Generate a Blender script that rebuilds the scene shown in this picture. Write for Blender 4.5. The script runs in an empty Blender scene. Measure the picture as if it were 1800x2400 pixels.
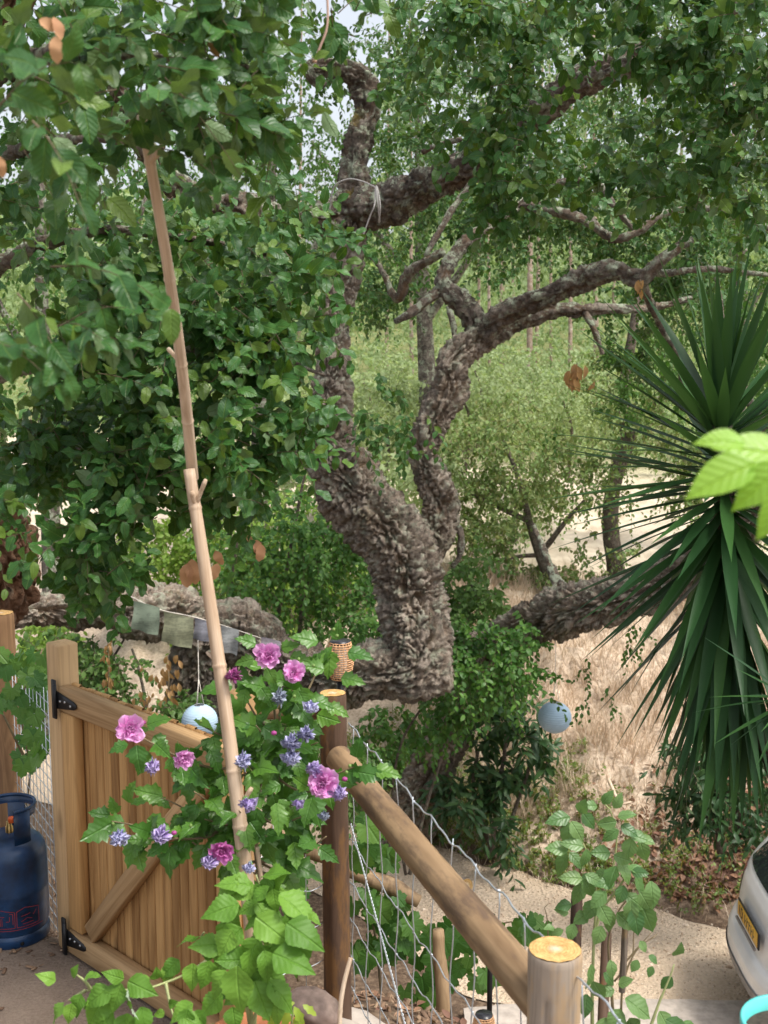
import bpy, math, random
import numpy as np
from mathutils import Vector, Matrix

random.seed(11)
rng = np.random.default_rng(11)
scene = bpy.context.scene
col = scene.collection
R = math.radians

# ------------------------------------------------------------------ camera, sky, sun, exposure
FPX, CAMZ, PITCH = 2770.0, 2.2, R(8.5)
cam_d = bpy.data.cameras.new('camera')
cam = bpy.data.objects.new('camera', cam_d)
col.objects.link(cam)
cam.location = (0, 0, CAMZ)
cam.rotation_euler = (R(90) - PITCH, 0, 0)
cam_d.sensor_fit = 'VERTICAL'
cam_d.sensor_height = 24
cam_d.lens = FPX / 2400 * 24
cam_d.clip_start = 0.05
cam_d.clip_end = 2000
cam_d.dof.use_dof = True
cam_d.dof.focus_distance = 4.8
cam_d.dof.aperture_fstop = 4.2
scene.camera = cam

world = bpy.data.worlds.new('World')
scene.world = world
world.use_nodes = True
wn = world.node_tree
SUN_EL, SUN_AZ = R(61), R(118)          # azimuth: direction the light comes from, clockwise from +Y
sky = wn.nodes.new('ShaderNodeTexSky')
sky.sky_type = 'NISHITA'
sky.sun_disc = False
sky.sun_elevation = SUN_EL
sky.sun_rotation = SUN_AZ
sky.air_density = 1.0
sky.dust_density = 4.0
sky.ozone_density = 1.0
hs = wn.nodes.new('ShaderNodeHueSaturation')      # thin overcast: the sky's own colours, mostly washed out
hs.inputs['Saturation'].default_value = 0.35
wn.links.new(sky.outputs[0], hs.inputs['Color'])
wn.links.new(hs.outputs[0], wn.nodes['Background'].inputs[0])
wn.nodes['Background'].inputs[1].default_value = 0.12

sun_d = bpy.data.lights.new('sun', 'SUN')
sun_d.energy = 1.5
sun_d.angle = R(14)
sun_d.color = (1.0, 0.95, 0.86)
sun = bpy.data.objects.new('sun', sun_d)
col.objects.link(sun)
sdir = Vector((math.sin(SUN_AZ) * math.cos(SUN_EL), math.cos(SUN_AZ) * math.cos(SUN_EL), math.sin(SUN_EL)))
sun.rotation_euler = sdir.to_track_quat('Z', 'Y').to_euler()

scene.view_settings.view_transform = 'Standard'
scene.view_settings.look = 'None'
scene.view_settings.gamma = 1
scene.view_settings.exposure = 1.18
scene.cycles.max_bounces = 8
scene.cycles.transparent_max_bounces = 4
scene.cycles.use_denoising = True

# ------------------------------------------------------------------ helpers
CP, SP = math.cos(PITCH), math.sin(PITCH)
def W(px, py, d):
    """A point of the place: seen at that pixel of the 1800x2400 photograph, d metres deep."""
    u, v = (px - 900) / FPX, (1200 - py) / FPX
    return np.array((u * d, d * (CP + v * SP), CAMZ + d * (-SP + v * CP)))
def Wz(px, py, z):
    u, v = (px - 900) / FPX, (1200 - py) / FPX
    t = (z - CAMZ) / (-SP + v * CP)
    return np.array((u * t, t * (CP + v * SP), z))
def depth_of(p):
    return p[..., 1] * CP - (p[..., 2] - CAMZ) * SP
def norm(a):
    a = np.asarray(a, float)
    return a / np.maximum(np.linalg.norm(a, axis=-1, keepdims=True), 1e-9)

def vnoise(p, seed=0):
    p = np.asarray(p, float)
    i = np.floor(p).astype(np.int64)
    f = p - i
    f = f * f * f * (f * (f * 6 - 15) + 10)
    def h(ix, iy, iz):
        n = (ix * 374761393 + iy * 668265263 + iz * 2147483647 + seed * 1274126177) & 0xffffffff
        n = ((n ^ (n >> 13)) * 1274126177) & 0xffffffff
        n = ((n ^ (n >> 16)) * 2246822519) & 0xffffffff
        return ((n ^ (n >> 15)) & 0xffff) / 32767.5 - 1
    r = 0
    for dx in (0, 1):
        for dy in (0, 1):
            for dz in (0, 1):
                w = (f[..., 0] if dx else 1 - f[..., 0]) * (f[..., 1] if dy else 1 - f[..., 1]) * (f[..., 2] if dz else 1 - f[..., 2])
                r = r + w * h(i[..., 0] + dx, i[..., 1] + dy, i[..., 2] + dz)
    return r
def fbm(p, octv=4, seed=0):
    r, a = 0, 0.5
    p = np.asarray(p, float)
    for k in range(octv):
        r = r + a * vnoise(p, seed + k)
        p = p * 2.03 + 7.1
        a *= 0.5
    return r
def worley(p, seed=0):
    """F1 and F2 distances of a jittered cell pattern."""
    i = np.floor(p).astype(np.int64)
    f1 = np.full(p.shape[:-1], 9.0)
    f2 = f1.copy()
    for dx in (-1, 0, 1):
        for dy in (-1, 0, 1):
            for dz in (-1, 0, 1):
                c = i + np.array((dx, dy, dz))
                n = (c[..., 0] * 73856093 ^ c[..., 1] * 19349663 ^ c[..., 2] * 83492791 ^ seed * 2654435761) & 0xffffffff
                d2 = 0
                for k in range(3):
                    n = (n * 1664525 + 1013904223) & 0xffffffff
                    m = ((n ^ (n >> 15)) * 2246822519) & 0xffffffff
                    d2 = d2 + (c[..., k] + (m >> 8) / 16777216.0 - p[..., k]) ** 2
                d = np.sqrt(d2)
                f2 = np.where(d < f1, f1, np.minimum(f2, d))
                f1 = np.minimum(f1, d)
    return f1, f2

def raw_mesh(name, V, faces, uv=None, smooth=True, mats=None):
    """faces: list of int arrays (n,k)."""
    me = bpy.data.meshes.new(name)
    V = np.ascontiguousarray(V, dtype=np.float32)
    faces = [np.asarray(f, np.int32) for f in faces if len(f)]
    idx = np.concatenate([f.ravel() for f in faces])
    tot = np.concatenate([np.full(len(f), f.shape[1], np.int32) for f in faces])
    start = np.concatenate(([0], np.cumsum(tot)[:-1])).astype(np.int32)
    me.vertices.add(len(V)); me.vertices.foreach_set('co', V.ravel())
    me.loops.add(len(idx)); me.loops.foreach_set('vertex_index', idx)
    me.polygons.add(len(tot)); me.polygons.foreach_set('loop_start', start); me.polygons.foreach_set('loop_total', tot)
    if smooth:
        me.polygons.foreach_set('use_smooth', np.ones(len(tot), bool))
    if uv is not None:
        l = me.uv_layers.new(name='UVMap')
        l.data.foreach_set('uv', np.ascontiguousarray(uv[idx], dtype=np.float32).ravel())
    me.update(calc_edges=True)
    me.validate()
    return me

class MB:
    """Collects shapes into one mesh."""
    def __init__(s):
        s.V, s.F, s.U, s.n = [], [], [], 0
    def add(s, V, F, U=None):
        V = np.asarray(V, float)
        s.V.append(V)
        F = F if isinstance(F, list) else [F]
        for f in F:
            s.F.append(np.asarray(f, np.int64) + s.n)
        s.U.append(np.zeros((len(V), 2)) if U is None else U)
        s.n += len(V)
        return s
    def box(s, c, size, M=None, bev=0.0):
        x, y, z = np.array(size) / 2.0
        if bev <= 0:
            V = np.array([(a * x, b * y, d * z) for a in (-1, 1) for b in (-1, 1) for d in (-1, 1)])
            F = np.array([(0, 1, 3, 2), (4, 6, 7, 5), (0, 4, 5, 1), (2, 3, 7, 6), (0, 2, 6, 4), (1, 5, 7, 3)])
            Fs = [F]
        else:
            b = bev
            L = [(-x, -y + b), (-x + b, -y), (x - b, -y), (x, -y + b), (x, y - b), (x - b, y), (-x + b, y), (-x, y - b)]
            L2 = [(-x + b, -y + b), (-x + b, -y + b), (x - b, -y + b), (x - b, -y + b), (x - b, y - b), (x - b, y - b), (-x + b, y - b), (-x + b, y - b)]
            V = [(p[0], p[1], zz) for zz in (-z + b, z - b) for p in L] + [(p[0], p[1], zz) for zz in (-z, z) for p in L2]
            V = np.array(V)
            q = []
            for k in range(8):
                k2 = (k + 1) % 8
                q += [(k, k2, 8 + k2, 8 + k), (16 + k, 16 + k2, k2, k), (8 + k, 8 + k2, 24 + k2, 24 + k)]
            Fs = [np.array(q), np.array([[16 + k for k in range(7, -1, -1)], [24 + k for k in range(8)]])]
        if M is not None:
            V = V @ np.asarray(M)[:3, :3].T
        return s.add(V + np.asarray(c), Fs)
    def tube(s, P, rad, n=8, cap=True):
        V, F = tube_vf(np.asarray(P, float), rad, n, cap)
        return s.add(V, F)
    def lathe(s, prof, c=(0, 0, 0), n=32):
        prof = np.array(prof, float)
        a = np.arange(n) * 2 * np.pi / n
        V = np.stack([prof[:, None, 0] * np.cos(a), prof[:, None, 0] * np.sin(a), np.repeat(prof[:, 1][:, None], n, 1)], -1).reshape(-1, 3) + np.array(c)
        return s.add(V, grid_faces(len(prof), n, True))
    def build(s, name, mat=None, parent=None, smooth=True, M=None):
        me = raw_mesh(name, np.concatenate(s.V), s.F, np.concatenate(s.U), smooth)
        return link(name, me, mat, parent, M)

def grid_faces(rows, n, wrap):
    i, j = np.meshgrid(np.arange(rows - 1), np.arange(n if wrap else n - 1), indexing='ij')
    j2 = (j + 1) % n
    return np.stack([i * n + j, i * n + j2, (i + 1) * n + j2, (i + 1) * n + j], -1).reshape(-1, 4)

def frames(P):
    T = np.gradient(P, axis=0)
    T = norm(T)
    N = np.zeros_like(P)
    a = np.array((0, 0, 1.0)) if abs(T[0][2]) < 0.9 else np.array((1.0, 0, 0))
    n = a - T[0] * (a @ T[0])
    for k in range(len(P)):
        n = n - T[k] * (n @ T[k])
        n = n / np.linalg.norm(n)
        N[k] = n
    return T, N, np.cross(T, N)
def tube_vf(P, rad, n=8, cap=True):
    T, N, B = frames(P)
    rad = np.broadcast_to(np.asarray(rad, float), (len(P),))
    a = np.arange(n) * 2 * np.pi / n
    V = P[:, None] + rad[:, None, None] * (np.cos(a)[None, :, None] * N[:, None] + np.sin(a)[None, :, None] * B[:, None])
    V = V.reshape(-1, 3)
    F = [grid_faces(len(P), n, True)]
    if cap:
        F.append(np.array([list(range(n - 1, -1, -1)), [(len(P) - 1) * n + k for k in range(n)]]))
    return V, F
def spline(P, step):
    """Catmull-Rom through rows of P (any columns; the first three are the place), resampled evenly."""
    P = np.asarray(P, float)
    Q = np.vstack([2 * P[0] - P[1], P, 2 * P[-1] - P[-2]])
    out = []
    for k in range(1, len(Q) - 2):
        t = np.linspace(0, 1, 24, endpoint=False)[:, None]
        a, b, c, d = Q[k - 1], Q[k], Q[k + 1], Q[k + 2]
        out.append(0.5 * (2 * b + (c - a) * t + (2 * a - 5 * b + 4 * c - d) * t ** 2 + (3 * b - a - 3 * c + d) * t ** 3))
    out.append(P[-1:])
    o = np.vstack(out)
    L = np.concatenate(([0], np.cumsum(np.linalg.norm(np.diff(o[:, :3], axis=0), axis=1))))
    m = max(3, int(L[-1] / step) + 1)
    s = np.linspace(0, L[-1], m)
    return np.stack([np.interp(s, L, o[:, k]) for k in range(o.shape[1])], 1), s

INV = {}
def link(name, me, mat=None, parent=None, M=None):
    o = bpy.data.objects.new(name, me)
    if mat is not None and me is not None and not me.materials:
        for m in (mat if isinstance(mat, (list, tuple)) else [mat]):
            me.materials.append(m)
    col.objects.link(o)
    if M is not None:
        o.matrix_basis = Matrix([list(map(float, r)) for r in np.asarray(M)])
    if parent is not None:
        o.parent = parent
        o.matrix_parent_inverse = INV[parent.name]
    INV[o.name] = (INV[parent.name] if False else o.matrix_basis.inverted()) if parent is None else (o.matrix_basis.inverted())
    if parent is not None:
        # keep children in world coordinates: the chain above this object is the identity for its basis
        INV[o.name] = o.matrix_basis.inverted()
    return o
def thing(name, loc, label, cat, group=None):
    o = bpy.data.objects.new(name, None)
    o.location = Vector([float(v) for v in loc])
    o.empty_display_size = 0.1
    col.objects.link(o)
    INV[o.name] = Matrix.Translation(-o.location)
    return tag(o, label, cat, group)
def tag(o, label=None, cat=None, group=None, kind=None):
    if label: o['label'] = label
    if cat: o['category'] = cat
    if group: o['group'] = group
    if kind: o['kind'] = kind
    return o
def mat4(c, X, Y, Z):
    M = np.eye(4)
    M[:3, 0], M[:3, 1], M[:3, 2], M[:3, 3] = X, Y, Z, c
    return M
def axis_mat(a, b, up=(0, 0, 1)):
    """Local z along a->b, origin at a."""
    z = norm(np.asarray(b, float) - a)
    up = np.asarray(up, float)
    if abs(z @ norm(up)) > 0.95: up = np.array((0, 1.0, 0))
    x = norm(np.cross(up, z)); y = np.cross(z, x)
    return mat4(a, x, y, z)

# ------------------------------------------------------------------ materials
def new_mat(name):
    m = bpy.data.materials.new(name)
    m.use_nodes = True
    nt = m.node_tree
    return m, nt, nt.nodes['Principled BSDF']
def nd(nt, typ, **kw):
    n = nt.nodes.new('ShaderNode' + typ)
    for k, v in kw.items():
        if k.startswith('i_'):
            n.inputs[k[2:].replace('_', ' ')].default_value = v
        else:
            setattr(n, k, v)
    return n
def c4(c): return (c[0], c[1], c[2], 1)
def mixc(nt, fac, a, b, mode='MIX'):
    n = nt.nodes.new('ShaderNodeMix'); n.data_type = 'RGBA'; n.blend_type = mode
    for k, v in ((0, fac), (6, a), (7, b)):
        if isinstance(v, (int, float)): n.inputs[k].default_value = v
        elif isinstance(v, tuple): n.inputs[k].default_value = c4(v)
        else: nt.links.new(v, n.inputs[k])
    return n.outputs[2]
def math_(nt, op, a, b=None, c=None):
    n = nt.nodes.new('ShaderNodeMath'); n.operation = op
    for k, v in enumerate((a, b, c)):
        if v is None: continue
        if isinstance(v, (int, float)): n.inputs[k].default_value = v
        else: nt.links.new(v, n.inputs[k])
    return n.outputs[0]
def ramp(nt, fac, stops):
    n = nt.nodes.new('ShaderNodeValToRGB')
    e = n.color_ramp.elements
    while len(e) < len(stops): e.new(0.5)
    for k, (p, c) in enumerate(stops):
        e[k].position = p
        e[k].color = c4(c) if isinstance(c, tuple) else (c, c, c, 1)
    nt.links.new(fac, n.inputs[0])
    return n.outputs[0]
def coords(nt, kind='Object', scale=(1, 1, 1)):
    t = nt.nodes.new('ShaderNodeTexCoord')
    m = nt.nodes.new('ShaderNodeMapping')
    m.inputs['Scale'].default_value = scale
    nt.links.new(t.outputs[kind], m.inputs[0])
    return m.outputs[0]
def noise_(nt, vec, scale, detail=4, rough=0.55, dist=0.0):
    n = nt.nodes.new('ShaderNodeTexNoise')
    n.inputs['Scale'].default_value = scale; n.inputs['Detail'].default_value = detail
    n.inputs['Roughness'].default_value = rough; n.inputs['Distortion'].default_value = dist
    if vec is not None: nt.links.new(vec, n.inputs['Vector'])
    return n.outputs[0]
def bump(nt, bsdf, h, strength=0.4, dist=0.01):
    b = nt.nodes.new('ShaderNodeBump')
    b.inputs['Strength'].default_value = strength; b.inputs['Distance'].default_value = dist
    nt.links.new(h, b.inputs['Height']); nt.links.new(b.outputs[0], bsdf.inputs['Normal'])
    return b
def plain(name, c, rough=0.5, metal=0.0, var=0.12, spec=0.5, scale=20.0, bmp=0.0):
    m, nt, b = new_mat(name)
    v = coords(nt)
    n = noise_(nt, v, scale, 5)
    dark = tuple(x * (1 - var * 1.6) for x in c); light = tuple(min(1, x * (1 + var)) for x in c)
    nt.links.new(ramp(nt, n, [(0.3, dark), (0.7, light)]), b.inputs['Base Color'])
    b.inputs['Roughness'].default_value = rough; b.inputs['Metallic'].default_value = metal
    b.inputs['Specular IOR Level'].default_value = spec
    if bmp: bump(nt, b, n, bmp, 0.004)
    return m
def leaf_mat(name, stops, under=None, rough=0.45, transl=0.25, veins=0.0, pleat=0.0, spec=0.45, vein_n=7.0, tcol=None):
    """stops: colours picked per leaf."""
    m, nt, b = new_mat(name)
    g = nd(nt, 'NewGeometry'); oi = nd(nt, 'ObjectInfo')
    rnd = math_(nt, 'FRACT', math_(nt, 'ADD', g.outputs['Random Per Island'], oi.outputs['Random']))
    colr = ramp(nt, rnd, [(k / max(1, len(stops) - 1), s) for k, s in enumerate(stops)])
    pn = noise_(nt, coords(nt, 'Object'), 60, 3)
    colr = mixc(nt, math_(nt, 'MULTIPLY', pn, 0.35), colr, tuple(0.5 * s for s in stops[0]))
    if veins or pleat:
        uv = nd(nt, 'UVMap'); sx = nd(nt, 'SeparateXYZ'); nt.links.new(uv.outputs[0], sx.inputs[0])
        ax = math_(nt, 'ABSOLUTE', math_(nt, 'SUBTRACT', sx.outputs[0], 0.5))
        mid = math_(nt, 'SUBTRACT', 1.0, math_(nt, 'SMOOTH_MIN', math_(nt, 'MULTIPLY', ax, 22.0), 1.0, 0.2))
        ph = math_(nt, 'FRACT', math_(nt, 'MULTIPLY', math_(nt, 'SUBTRACT', sx.outputs[1], math_(nt, 'MULTIPLY', ax, 0.55)), vein_n))
        tri = math_(nt, 'ABSOLUTE', math_(nt, 'SUBTRACT', ph, 0.5))
        side = math_(nt, 'SUBTRACT', 1.0, math_(nt, 'SMOOTH_MIN', math_(nt, 'MULTIPLY', tri, 13.0), 1.0, 0.2))
        vv = math_(nt, 'MAXIMUM', mid, math_(nt, 'MULTIPLY', side, 0.45))
        vc = tuple(min(1, s * 1.9 + 0.05) for s in stops[-1])
        colr = mixc(nt, math_(nt, 'MULTIPLY', vv, veins), colr, vc)
        h = math_(nt, 'ADD', math_(nt, 'MULTIPLY', tri, max(pleat, 0.15)), math_(nt, 'MULTIPLY', mid, -0.3))
        bp = bump(nt, b, h, 0.6, 0.012)
    if under is not None:
        colr = mixc(nt, g.outputs['Backfacing'], colr, under)
    nt.links.new(colr, b.inputs['Base Color'])
    b.inputs['Roughness'].default_value = rough
    b.inputs['Specular IOR Level'].default_value = spec
    t = nd(nt, 'BsdfTranslucent')
    tc = mixc(nt, 0.6, colr, tcol if tcol else tuple(min(1, s * f) for s, f in zip(stops[-1], (1.9, 2.0, 0.8))))
    nt.links.new(tc, t.inputs[0])
    mx = nd(nt, 'MixShader'); mx.inputs[0].default_value = transl
    out = nt.nodes['Material Output']
    nt.links.new(b.outputs[0], mx.inputs[1]); nt.links.new(t.outputs[0], mx.inputs[2]); nt.links.new(mx.outputs[0], out.inputs[0])
    return m
def wood_mat(name, dark, light, grain=(30, 30, 2.2), knots=0.5, rough=0.7, patch=None, patch_amt=0.0, ring=9.0):
    m, nt, b = new_mat(name)
    oi = nd(nt, 'ObjectInfo')
    tc = nd(nt, 'TexCoord')
    add = nd(nt, 'VectorMath', operation='ADD')
    sc = nd(nt, 'VectorMath', operation='SCALE'); sc.inputs[0].default_value = (37.0, 11.0, 23.0)
    nt.links.new(oi.outputs['Random'], sc.inputs['Scale'])
    nt.links.new(tc.outputs['Object'], add.inputs[0]); nt.links.new(sc.outputs[0], add.inputs[1])
    mp = nd(nt, 'Mapping'); mp.inputs['Scale'].default_value = grain
    nt.links.new(add.outputs[0], mp.inputs[0])
    n1 = noise_(nt, mp.outputs[0], 1.0, 6, 0.6, 0.4)
    mp2 = nd(nt, 'Mapping'); mp2.inputs['Scale'].default_value = (grain[0] * .35, grain[1] * .35, grain[2] * .35)
    nt.links.new(add.outputs[0], mp2.inputs[0])
    n2 = noise_(nt, mp2.outputs[0], 1.0, 3, 0.5, 1.2)
    w = math_(nt, 'FRACT', math_(nt, 'MULTIPLY', n2, ring))
    w = math_(nt, 'ABSOLUTE', math_(nt, 'SUBTRACT', w, 0.5))
    f = math_(nt, 'ADD', math_(nt, 'MULTIPLY', n1, 0.55), math_(nt, 'MULTIPLY', w, 0.45))
    f = math_(nt, 'ADD', math_(nt, 'ADD', f, 0.08), math_(nt, 'MULTIPLY', math_(nt, 'SUBTRACT', oi.outputs['Random'], 0.5), 0.55))
    colr = ramp(nt, f, [(0.2, dark), (0.75, light)])
    if knots:
        vo = nd(nt, 'TexVoronoi'); vo.inputs['Scale'].default_value = 1.0
        mp3 = nd(nt, 'Mapping'); mp3.inputs['Scale'].default_value = (7, 7, 2.4)
        nt.links.new(add.outputs[0], mp3.inputs[0]); nt.links.new(mp3.outputs[0], vo.inputs['Vector'])
        k = ramp(nt, vo.outputs['Distance'], [(0.09, 1.0), (0.20, 0.0)])
        colr = mixc(nt, math_(nt, 'MULTIPLY', k, knots), colr, tuple(x * 0.4 for x in dark))
    if patch is not None:
        mp4 = nd(nt, 'Mapping'); mp4.inputs['Scale'].default_value = (13, 13, 3.6)
        nt.links.new(add.outputs[0], mp4.inputs[0])
        pn = noise_(nt, mp4.outputs[0], 1.0, 6, 0.65)
        pk = ramp(nt, pn, [(0.52, 0.0), (0.62, 1.0)])
        colr = mixc(nt, math_(nt, 'MULTIPLY', pk, patch_amt), colr, patch)
    nt.links.new(colr, b.inputs['Base Color'])
    b.inputs['Roughness'].default_value = rough
    b.inputs['Specular IOR Level'].default_value = 0.3
    bump(nt, b, n1, 0.35, 0.004)
    return m
def bark_mat(name, dark, mid, light, ochre, lichen=(0.43, 0.47, 0.35), lich=0.35, scale=1.0):
    m, nt, b = new_mat(name)
    v = coords(nt)
    at = nd(nt, 'Attribute', attribute_name='crack')
    n1 = noise_(nt, v, 6 * scale, 6, 0.65)
    n2 = noise_(nt, v, 28 * scale, 6, 0.7)
    f = math_(nt, 'ADD', math_(nt, 'MULTIPLY', n1, 0.5), math_(nt, 'MULTIPLY', n2, 0.5))
    colr = ramp(nt, f, [(0.38, dark), (0.5, mid), (0.62, light)])
    on = noise_(nt, v, 3.5 * scale, 4, 0.6)
    oc = math_(nt, 'MULTIPLY', at.outputs['Fac'], ramp(nt, on, [(0.38, 0.15), (0.6, 0.9)]))
    colr = mixc(nt, oc, colr, ochre)
    g = nd(nt, 'NewGeometry'); sx = nd(nt, 'SeparateXYZ'); nt.links.new(g.outputs['Normal'], sx.inputs[0])
    up = ramp(nt, math_(nt, 'MULTIPLY', math_(nt, 'ADD', sx.outputs[2], 1.0), 0.5), [(0.42, 0.45), (0.8, 1.0)])
    ln = noise_(nt, v, 9 * scale, 6, 0.75)
    lk = math_(nt, 'MULTIPLY', ramp(nt, ln, [(0.50, 0.0), (0.60, 1.0)]), up)
    colr = mixc(nt, math_(nt, 'MULTIPLY', lk, lich * 2), colr, lichen)
    mn = noise_(nt, v, 2.2 * scale, 4, 0.6)
    mk = math_(nt, 'MULTIPLY', ramp(nt, mn, [(0.63, 0.0), (0.7, 1.0)]), up)
    colr = mixc(nt, math_(nt, 'MULTIPLY', mk, lich), colr, (0.20, 0.15, 0.025))
    nt.links.new(colr, b.inputs['Base Color'])
    b.inputs['Roughness'].default_value = 0.9
    b.inputs['Specular IOR Level'].default_value = 0.15
    h = math_(nt, 'ADD', math_(nt, 'MULTIPLY', n2, 0.7), noise_(nt, v, 90 * scale, 4, 0.7))
    bump(nt, b, h, 0.9, 0.03)
    return m

# ------------------------------------------------------------------ leaves
def leaf_tmpl(n=7, w=0.28, fold=0.25, curl=0.2, teeth=0.0, prof=(0.0, 0.6, 0.95, 1.0, 0.8, 0.45, 0.0), wave=0.0, seed=0, rip=0.0):
    """A leaf of length 1 along +Y, upper side +Z; returns V, F, UV."""
    r = np.random.default_rng(seed)
    t = np.linspace(0, 1, n + 1)
    half = np.interp(t, np.linspace(0, 1, len(prof)), prof) * w
    tt = t.copy()
    V, U = [], []
    for k in range(n + 1):
        h = half[k] * (1 + (teeth if k % 2 else -teeth) * (1 if 0 < k < n else 0))
        z0 = -curl * t[k] ** 2 + curl * 0.25 * t[k]
        wv = [wave * math.sin(t[k] * 9 + seed + s) for s in (0, 2.1)]
        dy = 0.05 * teeth * 4 if k % 2 else 0
        wv = [q + (rip if k % 2 else -rip) for q in wv]
        V += [(-h, tt[k] + dy * 0.5, z0 + fold * h + wv[0] * h), (0, tt[k], z0), (h, tt[k] + dy * 0.5, z0 + fold * h + wv[1] * h)]
        U += [(0.5 - h / (2 * w + 1e-6), t[k]), (0.5, t[k]), (0.5 + h / (2 * w + 1e-6), t[k])]
    F = []
    for k in range(n):
        a = k * 3
        F += [(a, a + 1, a + 4, a + 3), (a + 1, a + 2, a + 5, a + 4)]
    return np.array(V), np.array(F), np.array(U)
def tiny_leaf(w=0.3, fold=0.2, curl=0.1):
    V = np.array([(0, 0, 0), (-w, 0.45, fold * w), (0, 1, -curl), (w, 0.45, fold * w)])
    return V, np.array([(0, 2, 1), (0, 3, 2)]), np.array([(0.5, 0), (0, .5), (0.5, 1), (1, .5)])
def lobed_leaf(lobes, n_teeth=3, fold=0.12, seed=0):
    """Palmate leaf: lobes = [(angle deg from tip direction, length, width)], fan about the stalk point."""
    r = np.random.default_rng(seed)
    pts = []
    lob = sorted(lobes, key=lambda q: -q[0])
    for a, L, wd in lob:
        a0 = R(90 + a)
        for k in range(-n_teeth, n_teeth + 1):
            f = 1 - abs(k) / (n_teeth + 0.6)
            rr = L * (0.72 + 0.28 * f) * (1.0 + (0.05 if k % 2 == 0 else -0.05))
            aa = a0 - k / n_teeth * wd
            pts.append((rr * math.cos(aa), rr * math.sin(aa)))
    V = [(0, 0.02, 0)] + [(x, y, fold * (abs(x) * 0.5) - 0.25 * max(0, y) ** 2 + 0.05 * r.standard_normal() * 0.5) for x, y in pts]
    F = [(0, k + 1, k) for k in range(1, len(pts))]
    V = np.array(V)
    U = np.stack([0.5 + V[:, 0] * 0.6, np.clip(V[:, 1], 0, 1)], 1)
    return V, np.array(F), U
def orient(d, n):
    y = norm(d)
    z = n - (n * y).sum(-1, keepdims=True) * y
    z = norm(z)
    x = np.cross(y, z)
    return np.stack([x, y, z], -1)
def scatter(mb, tmpl, pos, Rm, s):
    V, F, U = tmpl
    s = np.broadcast_to(np.asarray(s, float), (len(pos),))
    VV = pos[:, None] + s[:, None, None] * np.einsum('nij,kj->nki', Rm, V)
    FF = (F[None] + (np.arange(len(pos)) * len(V))[:, None, None]).reshape(-1, F.shape[1])
    mb.add(VV.reshape(-1, 3), FF, np.tile(U, (len(pos), 1)))
def sprays(A, D, L, K, size, nbias, droop=0.35, hang=0.5, twig_mb=None, twig_r=0.002, spread=0.9, jit=0.45, r=rng):
    """A,D: anchors and directions of M twigs; K leaves each. Returns leaf positions, frames, sizes."""
    M = len(A)
    L = np.broadcast_to(np.asarray(L, float), (M,))
    D = norm(D)
    t = (np.arange(K) + 1.0) / K
    down = np.array((0, 0, -1.0))
    def pt(tt): return A[:, None] + (D * L[:, None])[:, None] * tt[None, :, None] + down * (droop * L)[:, None, None] * (tt ** 2)[None, :, None]
    P = pt(t)
    T = norm(D[:, None] + 2 * droop * t[None, :, None] * down)
    e1 = norm(np.cross(T, np.array((0.3, 0.2, 0.93))))
    e2 = np.cross(T, e1)
    ph = np.arange(K)[None] * 2.4 + r.uniform(0, 6.28, (M, 1)) + r.normal(0, .4, (M, K))
    d = T * 0.55 + spread * (np.cos(ph)[..., None] * e1 + np.sin(ph)[..., None] * e2) + down * hang + r.normal(0, .18, (M, K, 3))
    nrm = np.asarray(nbias, float) + r.normal(0, jit, (M, K, 3))
    sz = size * r.uniform(0.7, 1.15, (M, K)) * (1 - 0.25 * (t ** 3))[None]
    if twig_mb is not None:
        tt = np.linspace(0, 1, 5)
        Q = pt(tt)
        rad = twig_r * (1.15 - tt * 0.8)
        f1 = norm(np.cross(D, np.array((0.31, 0.2, 0.9))))
        f2 = np.cross(D, f1)
        ang = np.arange(3) * 2.0944
        V = Q[:, :, None] + rad[None, :, None, None] * (np.cos(ang)[None, None, :, None] * f1[:, None, None] + np.sin(ang)[None, None, :, None] * f2[:, None, None])
        F = grid_faces(5, 3, True)
        twig_mb.add(V.reshape(-1, 3), (F[None] + (np.arange(M) * 15)[:, None, None]).reshape(-1, 4))
    return P.reshape(-1, 3), orient(d.reshape(-1, 3), nrm.reshape(-1, 3)), sz.reshape(-1)
def in_ball(n, r=rng):
    v = norm(r.normal(size=(n, 3)))
    return v * (r.uniform(0, 1, (n, 1)) ** (1 / 3))
def blob(px, py, d, rx, ry, rd, n, r=rng):
    """n points in an ellipsoid about W(px,py,d); rx, ry in photo pixels, rd metres."""
    b = in_ball(n, r)
    if n > 40:                                  # foliage gathers in tufts with gaps between
        m = max(6, n // 9)
        c = in_ball(m, r)
        b = c[r.integers(0, m, n)] * .95 + r.normal(0, .13, (n, 3))
    dd = d + b[:, 2] * rd
    u, v = (px + b[:, 0] * rx - 900) / FPX, (1200 - py - b[:, 1] * ry) / FPX
    u0, v0 = u * d, v * d                       # metres at the centre's distance, so the clump has its own real size
    return np.stack([u0, dd * CP + v0 * SP, CAMZ - dd * SP + v0 * CP], 1)
UP = np.array((0, 0, 1.0))
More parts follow.
